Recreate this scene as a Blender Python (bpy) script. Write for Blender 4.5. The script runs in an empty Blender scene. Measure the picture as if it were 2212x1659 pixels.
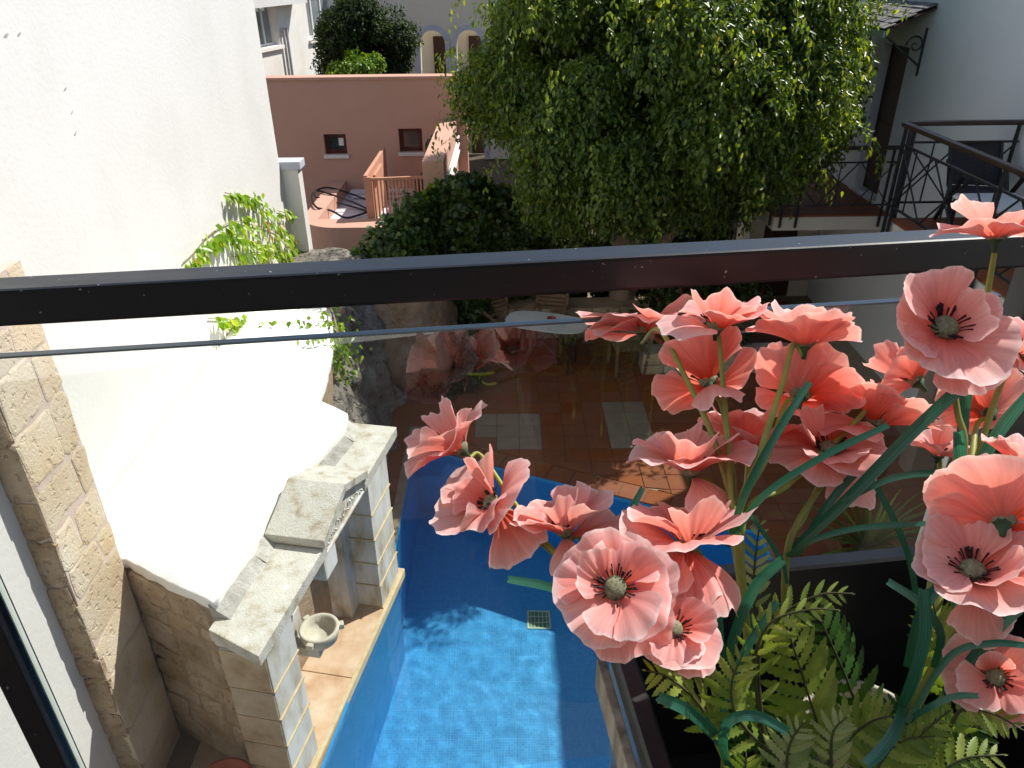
import bpy, bmesh, math, random
import numpy as np
from mathutils import Vector, Matrix, noise

# ------------------------------------------------------------------ camera
W_PX, H_PX, F_PX = 2212.0, 1659.0, 1650.0
EYE = 5.6
NAD = (34.0, 2970.0)                      # where the photo's plumb lines meet, from the centre
PITCH = math.atan(F_PX / NAD[1]); ROLL = -math.atan(NAD[0] / NAD[1])
CF = Vector((0, math.cos(PITCH), -math.sin(PITCH)))
_U = Vector((0, math.sin(PITCH), math.cos(PITCH))); _R = Vector((1, 0, 0))
CR = _R * math.cos(ROLL) + _U * math.sin(ROLL)
CU = -_R * math.sin(ROLL) + _U * math.cos(ROLL)
CC = Vector((0, 0, EYE))
scene = bpy.context.scene
col = scene.collection
cam_d = bpy.data.cameras.new('camera'); cam = bpy.data.objects.new('camera', cam_d); col.objects.link(cam)
cam_d.sensor_fit = 'HORIZONTAL'; cam_d.sensor_width = 36.0; cam_d.lens = 36.0 * F_PX / W_PX
cam_d.clip_start = 0.02; cam_d.clip_end = 600
cam.matrix_world = Matrix(((CR.x, CU.x, -CF.x, 0), (CR.y, CU.y, -CF.y, 0), (CR.z, CU.z, -CF.z, EYE), (0, 0, 0, 1)))
scene.camera = cam

# ------------------------------------------------------------------ light
SUN_EL, SUN_AZ = 50.5, 56.0               # azimuth from +Y towards +X
world = bpy.data.worlds.new('World'); scene.world = world; world.use_nodes = True
wn = world.node_tree.nodes; wl = world.node_tree.links
sky = wn.new('ShaderNodeTexSky'); sky.sky_type = 'NISHITA'; sky.sun_disc = False
sky.sun_elevation = math.radians(SUN_EL); sky.sun_rotation = math.radians(SUN_AZ)
sky.altitude = 20; sky.air_density = 1.0; sky.dust_density = 0.7; sky.ozone_density = 1.2
wn['Background'].inputs['Strength'].default_value = 0.10
wl.new(sky.outputs['Color'], wn['Background'].inputs['Color'])
sun_d = bpy.data.lights.new('sun', 'SUN'); sun_d.energy = 4.4; sun_d.angle = math.radians(0.53); sun_d.color = (1.0, 0.955, 0.88)
sun = bpy.data.objects.new('sun', sun_d); col.objects.link(sun); sun.location = (20, 24, 30)
_s = Vector((math.cos(math.radians(SUN_EL)) * math.sin(math.radians(SUN_AZ)), math.cos(math.radians(SUN_EL)) * math.cos(math.radians(SUN_AZ)), math.sin(math.radians(SUN_EL))))
sun.rotation_euler = _s.to_track_quat('Z', 'Y').to_euler()
scene.view_settings.view_transform = 'Standard'; scene.view_settings.look = 'None'
scene.view_settings.exposure = 0.58; scene.view_settings.gamma = 1.0
scene.cycles.max_bounces = 10; scene.cycles.transparent_max_bounces = 24
scene.cycles.transmission_bounces = 6; scene.cycles.caustics_reflective = False; scene.cycles.caustics_refractive = True
scene.cycles.use_denoising = True; scene.cycles.sample_clamp_indirect = 6.0

UZ = Vector((0, 0, 1))
random.seed(7); RNG = np.random.default_rng(7)

# ------------------------------------------------------------------ pixel helpers (2212 x 1659 grid)
def ray(u, v): return CF + CR * ((u - W_PX / 2) / F_PX) - CU * ((v - H_PX / 2) / F_PX)
def atz(u, v, z): d = ray(u, v); return CC + d * ((z - EYE) / d.z)
def aty(u, v, y): d = ray(u, v); return CC + d * (y / d.y)
def atx(u, v, x): d = ray(u, v); return CC + d * (x / d.x)
def atd(u, v, dep): return CC + ray(u, v) * dep

# ------------------------------------------------------------------ object helpers
def link(o): col.objects.link(o); return o
def tag(o, label=None, cat=None, group=None, kind=None):
    if label: o['label'] = label
    if cat: o['category'] = cat
    if group: o['group'] = group
    if kind: o['kind'] = kind
    return o
def thing(name, loc, label, cat, group=None):
    o = link(bpy.data.objects.new(name, None)); o.empty_display_size = 0.1
    o.location = loc; return tag(o, label, cat, group)
def adopt(ch, par):
    ch.parent = par
    m = Matrix.Translation(-par.location) if par.type == 'EMPTY' else par.matrix_basis.inverted()
    ch.matrix_parent_inverse = m; return ch
def mk(name, verts, faces, mat, parent=None, smooth=False, kind=None):
    me = bpy.data.meshes.new(name); me.from_pydata([tuple(v) for v in verts], [], faces)
    me.materials.append(mat)
    if smooth: me.polygons.foreach_set('use_smooth', [True] * len(me.polygons))
    me.update()
    o = link(bpy.data.objects.new(name, me))
    if parent: adopt(o, parent)
    if kind: o['kind'] = kind
    return o
def mkbm(name, bm, mat, parent=None, smooth=False, kind=None):
    me = bpy.data.meshes.new(name); bm.to_mesh(me); bm.free(); me.materials.append(mat)
    if smooth: me.polygons.foreach_set('use_smooth', [True] * len(me.polygons))
    o = link(bpy.data.objects.new(name, me))
    if parent: adopt(o, parent)
    if kind: o['kind'] = kind
    return o
def share(name, me, matrix, parent=None):
    o = link(bpy.data.objects.new(name, me)); o.matrix_world = matrix
    if parent:
        o.parent = parent
        o.matrix_parent_inverse = Matrix.Translation(-parent.location) if parent.type == 'EMPTY' else Matrix.Identity(4)
    return o

class MB:
    def __init__(s): s.v = []; s.f = []
    def add(s, vs, fs):
        n = len(s.v); s.v += [tuple(v) for v in vs]; s.f += [tuple(i + n for i in f) for f in fs]; return s
    def box(s, a, b):
        (x0, y0, z0), (x1, y1, z1) = a, b
        return s.add([(x0, y0, z0), (x1, y0, z0), (x1, y1, z0), (x0, y1, z0), (x0, y0, z1), (x1, y0, z1), (x1, y1, z1), (x0, y1, z1)],
                     [(0, 3, 2, 1), (4, 5, 6, 7), (0, 1, 5, 4), (1, 2, 6, 5), (2, 3, 7, 6), (3, 0, 4, 7)])
    def obox(s, o, a, b, c):
        o, a, b, c = map(Vector, (o, a, b, c))
        vs = [o, o + a, o + a + b, o + b, o + c, o + a + c, o + a + b + c, o + b + c]
        fs = [(0, 3, 2, 1), (4, 5, 6, 7), (0, 1, 5, 4), (1, 2, 6, 5), (2, 3, 7, 6), (3, 0, 4, 7)]
        if a.cross(b).dot(c) < 0: fs = [f[::-1] for f in fs]
        return s.add(vs, fs)
    def bar(s, p, q, w, h=None, up=(0, 0, 1)):
        p, q = Vector(p), Vector(q); h = h or w; d = q - p; u = Vector(up)
        if abs(d.normalized().dot(u)) > .98: u = Vector((0, 1, 0))
        a = d.cross(u).normalized(); b = a.cross(d).normalized()
        return s.obox(p - a * w / 2 - b * h / 2, a * w, b * h, d)
    def tube(s, pts, r, n=6, cap=True):
        pts = [Vector(p) for p in pts]; m = len(pts); rs = r if isinstance(r, (list, tuple)) else [r] * m
        vs = []; prev = None
        for i, p in enumerate(pts):
            t = (pts[min(i + 1, m - 1)] - pts[max(i - 1, 0)]).normalized()
            a = prev - t * prev.dot(t) if prev else (t.orthogonal())
            if a.length < 1e-6: a = t.orthogonal()
            a.normalize(); prev = a; b = t.cross(a)
            vs += [p + (a * math.cos(k * 2 * math.pi / n) + b * math.sin(k * 2 * math.pi / n)) * rs[i] for k in range(n)]
        fs = [(i * n + k, i * n + (k + 1) % n, (i + 1) * n + (k + 1) % n, (i + 1) * n + k) for i in range(m - 1) for k in range(n)]
        if cap: fs += [tuple(range(n))[::-1], tuple((m - 1) * n + k for k in range(n))]
        return s.add(vs, fs)
    def lathe(s, c, prof, n=24, sx=1, sy=1):
        c = Vector(c); vs = []; m = len(prof)
        for r, z in prof:
            vs += [c + Vector((r * sx * math.cos(k * 2 * math.pi / n), r * sy * math.sin(k * 2 * math.pi / n), z)) for k in range(n)]
        fs = [(i * n + k, i * n + (k + 1) % n, (i + 1) * n + (k + 1) % n, (i + 1) * n + k) for i in range(m - 1) for k in range(n)]
        return s.add(vs, fs)
    def prism(s, poly, z0, z1):
        n = len(poly)
        return s.add([(x, y, z0) for x, y in poly] + [(x, y, z1) for x, y in poly],
                     [tuple(range(n))[::-1], tuple(range(n, 2 * n))] + [(i, (i + 1) % n, n + (i + 1) % n, n + i) for i in range(n)])
    def build(s, name, mat, parent=None, smooth=False, kind=None, bevel=0):
        o = mk(name, s.v, s.f, mat, parent, smooth, kind)
        if bevel:
            bm = bmesh.new(); bm.from_mesh(o.data)
            bmesh.ops.recalc_face_normals(bm, faces=bm.faces)
            bmesh.ops.bevel(bm, geom=list(bm.edges), offset=bevel, segments=2, affect='EDGES', profile=.6)
            bm.to_mesh(o.data); bm.free()
        return o
def spline(pts, n=6):
    pts = [Vector(p) for p in pts]
    if len(pts) < 3:
        return [pts[0].lerp(pts[-1], i / n) for i in range(n + 1)]
    P = [pts[0] * 2 - pts[1]] + pts + [pts[-1] * 2 - pts[-2]]; out = []
    for i in range(1, len(P) - 2):
        a, b, c, d = P[i - 1], P[i], P[i + 1], P[i + 2]
        for k in range(n):
            t = k / n
            out.append(.5 * ((2 * b) + (c - a) * t + (2 * a - 5 * b + 4 * c - d) * t * t + (3 * b - a - 3 * c + d) * t ** 3))
    out.append(pts[-1]); return out

# ------------------------------------------------------------------ materials
def nodes(name):
    m = bpy.data.materials.new(name); m.use_nodes = True
    nt = m.node_tree; return m, nt.nodes, nt.links, nt.nodes['Principled BSDF']
def ramp(N, stops):
    r = N.new('ShaderNodeValToRGB'); e = r.color_ramp.elements
    e[0].position, e[0].color = stops[0][0], (*stops[0][1], 1); e[1].position, e[1].color = stops[-1][0], (*stops[-1][1], 1)
    for p, c in stops[1:-1]: k = e.new(p); k.color = (*c, 1)
    return r
def tex(N, L, kind, scale, detail=4, rough=.55, coord=None, mapscale=None):
    t = N.new('ShaderNodeTexNoise' if kind == 'noise' else 'ShaderNodeTexVoronoi')
    t.inputs['Scale'].default_value = scale
    if kind == 'noise': t.inputs['Detail'].default_value = detail; t.inputs['Roughness'].default_value = rough
    if coord is None:
        tc = N.new('ShaderNodeNewGeometry'); coord = tc.outputs['Position']
    if mapscale:
        mp = N.new('ShaderNodeMapping'); mp.inputs['Scale'].default_value = mapscale; L.new(coord, mp.inputs['Vector']); coord = mp.outputs['Vector']
    L.new(coord, t.inputs['Vector']); return t
def surf(name, stops, scale=3, rough=.85, bump=.3, bscale=40, bdist=.01, spec=.3, metal=0, detail=6, obj_var=0, mapscale=None, pits=0):
    m, N, L, B = nodes(name)
    t = tex(N, L, 'noise', scale, detail, .6, mapscale=mapscale); r = ramp(N, stops); L.new(t.outputs['Fac'], r.inputs['Fac'])
    out = r.outputs['Color']
    if obj_var:
        oi = N.new('ShaderNodeObjectInfo'); h = N.new('ShaderNodeHueSaturation')
        mr = N.new('ShaderNodeMapRange'); mr.inputs['To Min'].default_value = 1 - obj_var; mr.inputs['To Max'].default_value = 1 + obj_var
        L.new(oi.outputs['Random'], mr.inputs['Value']); L.new(mr.outputs['Result'], h.inputs['Value'])
        m2 = N.new('ShaderNodeMapRange'); m2.inputs['To Min'].default_value = .93; m2.inputs['To Max'].default_value = 1.06
        mm = N.new('ShaderNodeMath'); mm.operation = 'FRACT'; mu = N.new('ShaderNodeMath'); mu.operation = 'MULTIPLY'; mu.inputs[1].default_value = 7.31
        L.new(oi.outputs['Random'], mu.inputs[0]); L.new(mu.outputs[0], mm.inputs[0]); L.new(mm.outputs[0], m2.inputs['Value']); L.new(m2.outputs['Result'], h.inputs['Saturation'])
        L.new(out, h.inputs['Color']); out = h.outputs['Color']
    L.new(out, B.inputs['Base Color'])
    B.inputs['Roughness'].default_value = rough; B.inputs['Specular IOR Level'].default_value = spec; B.inputs['Metallic'].default_value = metal
    if bump:
        b = tex(N, L, 'noise', bscale, 8, .65); hgt = b.outputs['Fac']
        if pits:
            v = tex(N, L, 'noise', pits, 3, .5); rr = ramp(N, [(.0, (0, 0, 0)), (.34, (0, 0, 0)), (.42, (1, 1, 1))]); L.new(v.outputs['Fac'], rr.inputs['Fac'])
            mu = N.new('ShaderNodeMath'); mu.operation = 'MULTIPLY_ADD'; mu.inputs[1].default_value = .8
            L.new(rr.outputs['Color'], mu.inputs[0]); L.new(hgt, mu.inputs[2]); hgt = mu.outputs[0]
        bp = N.new('ShaderNodeBump'); bp.inputs['Strength'].default_value = bump; bp.inputs['Distance'].default_value = bdist
        L.new(hgt, bp.inputs['Height']); L.new(bp.outputs['Normal'], B.inputs['Normal'])
    return m
def plain(name, c, rough=.5, spec=.4, metal=0): return surf(name, [(.3, tuple(x * .88 for x in c)), (.7, tuple(min(1, x * 1.08) for x in c))], 14, rough, .06, 120, .002, spec, metal)

M = {}
M['white_wall'] = surf('white_plaster', [(.25, (.62, .61, .575)), (.5, (.67, .66, .63)), (.8, (.70, .69, .66))], .9, .9, .35, 22, .012)
M['cool_wall'] = surf('right_plaster', [(.25, (.70, .72, .73)), (.7, (.78, .80, .81))], .7, .9, .2, 30, .006)
M['old_white'] = surf('old_white_plaster', [(.25, (.66, .62, .52)), (.5, (.78, .76, .70)), (.8, (.82, .81, .78))], 1.1, .9, .3, 25, .01)
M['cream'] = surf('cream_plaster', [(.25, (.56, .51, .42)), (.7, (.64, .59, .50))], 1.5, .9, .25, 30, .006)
M['cap'] = surf('lime_wash', [(.2, (.78, .76, .70)), (.5, (.86, .85, .82)), (.8, (.88, .88, .86))], 2.2, .9, .5, 14, .02)
M['pink'] = surf('pink_render', [(.25, (.50, .285, .21)), (.7, (.56, .335, .255))], .8, .9, .25, 60, .004)
M['pink_wood'] = surf('pink_paint', [(.3, (.50, .25, .16)), (.7, (.58, .31, .21))], 6, .6, .1, 60, .002)
M['lavender'] = surf('pale_roof_coating', [(.3, (.58, .56, .60)), (.7, (.70, .68, .70))], 1.5, .8, .1, 40, .004)
M['bluegrey'] = surf('bluegrey_stone', [(.3, (.40, .42, .47)), (.7, (.50, .52, .57))], 2, .8, .15, 40, .004)
M['quoin'] = surf('quoin_stone', [(.2, (.46, .32, .19)), (.42, (.58, .46, .31)), (.6, (.64, .55, .42)), (.85, (.68, .64, .54))], 2.0, .95, .5, 42, .02, .15, obj_var=.10, pits=16)
M['mortar'] = surf('pink_mortar', [(.3, (.52, .41, .34)), (.7, (.62, .51, .44))], 5, .95, .5, 50, .012)
M['rubble'] = surf('rubble_stone', [(.2, (.24, .16, .10)), (.42, (.42, .31, .20)), (.62, (.52, .41, .29)), (.85, (.60, .51, .39))], 3.2, .95, .85, 30, .03, .15, obj_var=.16, pits=20)
M['rubble_mortar'] = surf('rubble_mortar', [(.3, (.28, .20, .13)), (.7, (.42, .32, .22))], 6, .95, .7, 30, .03)
M['greystone'] = surf('grey_rubble', [(.25, (.28, .25, .20)), (.45, (.46, .44, .39)), (.75, (.60, .59, .55))], 9, .95, .9, 40, .03, .2, obj_var=.15)
M['marble'] = surf('weathered_marble', [(.30, (.30, .23, .14)), (.42, (.50, .46, .38)), (.55, (.62, .62, .59)), (.75, (.70, .71, .71))], 4.5, .65, .35, 60, .006, .35, obj_var=.07, mapscale=(1, 1, .45))
M['coping'] = surf('lichened_marble', [(.28, (.30, .25, .16)), (.40, (.46, .42, .33)), (.5, (.55, .53, .47)), (.62, (.58, .56, .49)), (.72, (.68, .68, .65))], 8, .85, .8, 60, .015, .25, detail=12, obj_var=.05)
M['joint'] = surf('ochre_joint', [(.3, (.50, .39, .22)), (.7, (.62, .52, .34))], 12, .9, .3, 60, .006)
M['ledge'] = surf('rosy_limestone', [(.2, (.34, .19, .10)), (.45, (.56, .38, .24)), (.65, (.64, .50, .36)), (.85, (.70, .62, .52))], 4, .6, .25, 40, .006, .35)
M['terracotta'] = surf('terracotta_tile', [(.2, (.17, .052, .019)), (.5, (.215, .066, .023)), (.8, (.26, .086, .032))], 3, .6, .15, 60, .003, .25, obj_var=.04)
M['paletile'] = surf('sand_tile', [(.2, (.20, .145, .095)), (.7, (.27, .20, .135))], 5, .6, .15, 60, .003, .4, obj_var=.05)
M['grout'] = surf('grout', [(.3, (.22, .16, .10)), (.7, (.30, .23, .15))], 9, .9, .3, 60, .004)
M['earth'] = surf('earth', [(.3, (.07, .05, .03)), (.7, (.14, .10, .07))], 3, .95, .6, 20, .05)
M['rock'] = surf('rough_rock', [(.2, (.10, .09, .07)), (.45, (.22, .20, .17)), (.65, (.33, .30, .26)), (.85, (.46, .43, .38))], 3.2, .95, 1.0, 9, .12, .2, pits=11)
M['rock_brown'] = surf('brown_rock', [(.2, (.16, .10, .06)), (.5, (.30, .20, .13)), (.85, (.44, .35, .27))], 3.0, .95, 1.0, 10, .1, .2)
M['iron'] = surf('dark_iron', [(.3, (.010, .010, .011)), (.7, (.020, .020, .022))], 20, .45, .1, 90, .002, .5)
M['wood_dark'] = surf('dark_wood', [(.3, (.028, .012, .007)), (.7, (.055, .024, .014))], 3, .5, .3, 30, .004, .4, mapscale=(8, 8, .6))
M['wood_rail'] = surf('handrail_wood', [(.3, (.022, .012, .008)), (.7, (.05, .028, .018))], 4, .4, .2, 40, .003, .5)
M['wood_slat'] = surf('weathered_slat_wood', [(.3, (.16, .10, .06)), (.7, (.27, .18, .11))], 4, .7, .3, 40, .004)
M['window_wood'] = surf('red_brown_paint', [(.3, (.07, .016, .010)), (.7, (.11, .028, .018))], 8, .5, .1, 60, .002)
M['white_paint'] = plain('white_paint', (.74, .74, .72), .5)
M['grey_pipe'] = plain('grey_pipe', (.42, .42, .42), .5)
M['shingle'] = surf('grey_shingle', [(.2, (.08, .075, .07)), (.5, (.18, .17, .16)), (.8, (.30, .29, .28))], 22, .9, .8, 40, .015, .2, obj_var=.25)
M['fabric_dark'] = surf('dark_sling', [(.3, (.016, .016, .018)), (.7, (.035, .035, .038))], 40, .8, .3, 300, .002)
M['black_rubber'] = plain('black_rubber', (.012, .012, .013), .5)
M['red_clay'] = plain('red_clay', (.30, .06, .03), .6)
M['bark'] = surf('pale_bark', [(.2, (.16, .11, .075)), (.5, (.30, .22, .155)), (.8, (.40, .32, .24))], 5, .9, .6, 25, .02, .2, mapscale=(1, 1, .35))
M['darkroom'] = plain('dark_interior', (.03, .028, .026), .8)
M['pot_cream'] = surf('cream_plastic', [(.3, (.30, .29, .22)), (.7, (.36, .345, .275))], 6, .6, .1, 60, .002)
M['soil'] = surf('soil', [(.3, (.035, .022, .014)), (.7, (.09, .05, .028))], 20, .95, .8, 60, .02)
M['planter'] = surf('black_plastic', [(.3, (.012, .012, .014)), (.7, (.020, .020, .023))], 10, .32, .1, 120, .001, .5)
M['strip'] = surf('reflection_strip', [(.25, (.06, .045, .03)), (.45, (.28, .24, .19)), (.6, (.42, .38, .31)), (.8, (.12, .085, .055))], 5, .8, .5, 40, .006, .3, mapscale=(6, 6, .9))
M['stone_low'] = surf('low_wall_stone', [(.2, (.20, .15, .09)), (.5, (.36, .29, .19)), (.85, (.50, .43, .32))], 5, .95, .7, 30, .02, .15, obj_var=.15)
M['cushion'] = plain('pale_cushion', (.62, .63, .66), .8)
M['table_white'] = surf('white_table_top', [(.3, (.58, .59, .58)), (.7, (.68, .69, .68))], 6, .4, .1, 60, .002)

# black powder-coated rail with dust specks
def rail_mat():
    m, N, L, B = nodes('black_powder_coat')
    t = tex(N, L, 'noise', 140, 2, .5); r = ramp(N, [(.0, (.0075, .008, .010)), (.735, (.010, .011, .013)), (.76, (.30, .30, .30))]); L.new(t.outputs['Fac'], r.inputs['Fac'])
    L.new(r.outputs['Color'], B.inputs['Base Color']); B.inputs['Specular IOR Level'].default_value = .42
    t2 = tex(N, L, 'noise', 9, 6, .6, mapscale=(1, 4, 4)); r2 = ramp(N, [(.3, (.30, .30, .30)), (.75, (.42, .42, .42))]); L.new(t2.outputs['Fac'], r2.inputs['Fac']); L.new(r2.outputs['Color'], B.inputs['Roughness'])
    b = tex(N, L, 'noise', 420, 3, .6); bp = N.new('ShaderNodeBump'); bp.inputs['Strength'].default_value = .08; bp.inputs['Distance'].default_value = .001
    L.new(b.outputs['Fac'], bp.inputs['Height']); L.new(bp.outputs['Normal'], B.inputs['Normal']); return m
M['rail'] = rail_mat()

def thin_glass(name, tint, ior=1.5, bumpscale=0, bump=0, dist=.01, rough=0.0):
    m, N, L, B = nodes(name); N.remove(B); out = N['Material Output']
    tr = N.new('ShaderNodeBsdfTransparent'); tr.inputs['Color'].default_value = (*tint, 1)
    gl = N.new('ShaderNodeBsdfGlossy'); gl.inputs['Roughness'].default_value = rough; gl.inputs['Color'].default_value = (1, 1, 1, 1)
    fr = N.new('ShaderNodeFresnel'); fr.inputs['IOR'].default_value = ior
    mx = N.new('ShaderNodeMixShader'); L.new(fr.outputs['Fac'], mx.inputs['Fac']); L.new(tr.outputs[0], mx.inputs[1]); L.new(gl.outputs[0], mx.inputs[2]); L.new(mx.outputs[0], out.inputs['Surface'])
    if bumpscale:
        a = tex(N, L, 'noise', bumpscale, 3, .5); bp = N.new('ShaderNodeBump'); bp.inputs['Strength'].default_value = bump; bp.inputs['Distance'].default_value = dist
        L.new(a.outputs['Fac'], bp.inputs['Height']); L.new(bp.outputs['Normal'], gl.inputs['Normal']); L.new(bp.outputs['Normal'], fr.inputs['Normal'])
    return m
M['glass'] = thin_glass('balustrade_glass', (.90, .94, .925), 1.95)
M['glass_edge'] = surf('glass_edge', [(.3, (.07, .10, .115)), (.7, (.10, .14, .16))], 3, .18, 0, spec=.6)
M['glass_side'] = surf('bright_glass_edge', [(.3, (.52, .56, .50)), (.7, (.66, .70, .62))], 6, .15, 0, spec=.6)
M['pane'] = surf('window_pane', [(.3, (.03, .035, .035)), (.7, (.07, .08, .08))], 2, .08, 0, spec=.7)
M['pane_pale'] = surf('pale_window_pane', [(.3, (.16, .19, .19)), (.7, (.28, .31, .31))], 1.5, .12, 0, spec=.6)
def water_mat():
    m, N, L, B = nodes('pool_water'); N.remove(B); g = N.new('ShaderNodeBsdfGlass'); g.inputs['IOR'].default_value = 1.333; g.inputs['Roughness'].default_value = 0; g.inputs['Color'].default_value = (.97, .995, 1, 1)
    L.new(g.outputs[0], N['Material Output'].inputs['Surface']); return m
M['water'] = water_mat()

def mosaic():
    m, N, L, B = nodes('pool_mosaic')
    uv = N.new('ShaderNodeUVMap'); uv.uv_map = 'UVMap'
    def brick(scale):
        b = N.new('ShaderNodeTexBrick'); b.offset = 0; b.squash = 1
        b.inputs['Scale'].default_value = scale; b.inputs['Brick Width'].default_value = 1; b.inputs['Row Height'].default_value = 1; b.inputs['Mortar Size'].default_value = .07; b.inputs['Mortar Smooth'].default_value = .2; b.inputs['Bias'].default_value = 0
        L.new(uv.outputs['UV'], b.inputs['Vector']); return b
    b = brick(36)
    wn_ = N.new('ShaderNodeTexWhiteNoise'); wn_.noise_dimensions = '2D'
    fl = N.new('ShaderNodeVectorMath'); fl.operation = 'FLOOR'; sc_ = N.new('ShaderNodeVectorMath'); sc_.operation = 'SCALE'; sc_.inputs['Scale'].default_value = 36
    L.new(uv.outputs['UV'], sc_.inputs[0]); L.new(sc_.outputs[0], fl.inputs[0]); L.new(fl.outputs[0], wn_.inputs['Vector'])
    r = ramp(N, [(.0, (.022, .33, .70)), (.45, (.027, .365, .75)), (.75, (.032, .39, .78)), (1., (.05, .43, .81))]); L.new(wn_.outputs['Value'], r.inputs['Fac'])
    mx = N.new('ShaderNodeMix'); mx.data_type = 'RGBA'; L.new(b.outputs['Fac'], mx.inputs['Factor']); L.new(r.outputs['Color'], mx.inputs['A']); mx.inputs['B'].default_value = (.08, .46, .82, 1)
    sheet = brick(36 / 12.); sheet.inputs['Mortar Size'].default_value = .008
    m2 = N.new('ShaderNodeMix'); m2.data_type = 'RGBA'; mf = N.new('ShaderNodeMath'); mf.operation = 'MULTIPLY'; mf.inputs[1].default_value = .45; L.new(sheet.outputs['Fac'], mf.inputs[0]); L.new(mf.outputs[0], m2.inputs['Factor']); L.new(mx.outputs['Result'], m2.inputs['A']); m2.inputs['B'].default_value = (.2, .56, .84, 1)
    L.new(m2.outputs['Result'], B.inputs['Base Color']); B.inputs['Roughness'].default_value = .5
    return m
M['mosaic'] = mosaic()

def leaf_mat(name, tr=.4, rough=.36, spec=.5, trgain=(3.0, 2.5, .9)):
    m, N, L, B = nodes(name); out = N['Material Output']
    at = N.new('ShaderNodeAttribute'); at.attribute_name = 'col'; at.attribute_type = 'GEOMETRY'
    L.new(at.outputs['Color'], B.inputs['Base Color']); B.inputs['Roughness'].default_value = rough; B.inputs['Specular IOR Level'].default_value = spec
    t = N.new('ShaderNodeBsdfTranslucent'); vm = N.new('ShaderNodeVectorMath'); vm.operation = 'MULTIPLY'; vm.inputs[1].default_value = trgain
    L.new(at.outputs['Color'], vm.inputs[0]); L.new(vm.outputs[0], t.inputs['Color'])
    mx = N.new('ShaderNodeMixShader'); mx.inputs['Fac'].default_value = tr; L.new(B.outputs[0], mx.inputs[1]); L.new(t.outputs[0], mx.inputs[2]); L.new(mx.outputs[0], out.inputs['Surface']); return m
M['leaf'] = leaf_mat('leaf')
M['leaf_matte'] = leaf_mat('leaf_matte', .35, .55, .3)

def petal_mat():
    m, N, L, B = nodes('silk_petal'); out = N['Material Output']
    uv = N.new('ShaderNodeUVMap'); uv.uv_map = 'UVMap'; sp = N.new('ShaderNodeSeparateXYZ'); L.new(uv.outputs['UV'], sp.inputs[0])
    r = ramp(N, [(.0, (.62, .07, .04)), (.2, (.82, .19, .13)), (.5, (.88, .34, .29)), (.92, (.92, .51, .48)), (1., (.96, .77, .75))]); L.new(sp.outputs['Y'], r.inputs['Fac'])
    n1 = tex(N, L, 'noise', 1, 3, .6, coord=uv.outputs['UV'], mapscale=(22, 1.4, 1))
    mr = N.new('ShaderNodeMapRange'); mr.inputs['From Min'].default_value = .3; mr.inputs['From Max'].default_value = .75; mr.inputs['To Min'].default_value = .84; mr.inputs['To Max'].default_value = 1.1; L.new(n1.outputs['Fac'], mr.inputs['Value'])
    hs = N.new('ShaderNodeHueSaturation'); L.new(r.outputs['Color'], hs.inputs['Color']); L.new(mr.outputs['Result'], hs.inputs['Value'])
    oi = N.new('ShaderNodeObjectInfo'); m3 = N.new('ShaderNodeMapRange'); m3.inputs['To Min'].default_value = .78; m3.inputs['To Max'].default_value = 1.14; L.new(oi.outputs['Random'], m3.inputs['Value']); L.new(m3.outputs['Result'], hs.inputs['Saturation'])
    L.new(hs.outputs['Color'], B.inputs['Base Color']); B.inputs['Roughness'].default_value = .6; B.inputs['Specular IOR Level'].default_value = .25
    B.inputs['Sheen Weight'].default_value = .15
    t = N.new('ShaderNodeBsdfTranslucent'); vm = N.new('ShaderNodeVectorMath'); vm.operation = 'MULTIPLY'; vm.inputs[1].default_value = (1.06, .80, .68); L.new(hs.outputs['Color'], vm.inputs[0]); L.new(vm.outputs[0], t.inputs['Color'])
    bp = N.new('ShaderNodeBump'); bp.inputs['Strength'].default_value = .22; bp.inputs['Distance'].default_value = .002; n2 = tex(N, L, 'noise', 1, 4, .6, coord=uv.outputs['UV'], mapscale=(13, .9, 1)); L.new(n2.outputs['Fac'], bp.inputs['Height']); L.new(bp.outputs['Normal'], B.inputs['Normal'])
    mx = N.new('ShaderNodeMixShader'); mx.inputs['Fac'].default_value = .46; L.new(B.outputs[0], mx.inputs[1]); L.new(t.outputs[0], mx.inputs[2]); L.new(mx.outputs[0], out.inputs['Surface']); return m
M['petal'] = petal_mat()
M['stem'] = surf('green_stem', [(.3, (.17, .20, .035)), (.7, (.27, .30, .06))], 30, .5, .2, 200, .0008, .35, obj_var=.2)
M['calyx'] = surf('dark_calyx', [(.3, (.02, .05, .025)), (.7, (.05, .10, .05))], 60, .7, .2, 200, .001)
M['pod'] = surf('fuzzy_pod', [(.25, (.12, .125, .07)), (.5, (.24, .24, .15)), (.8, (.40, .40, .31))], 260, .95, 1.0, 700, .002, .1)
M['stamen'] = plain('dark_stamen', (.022, .007, .014), .7)
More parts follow.
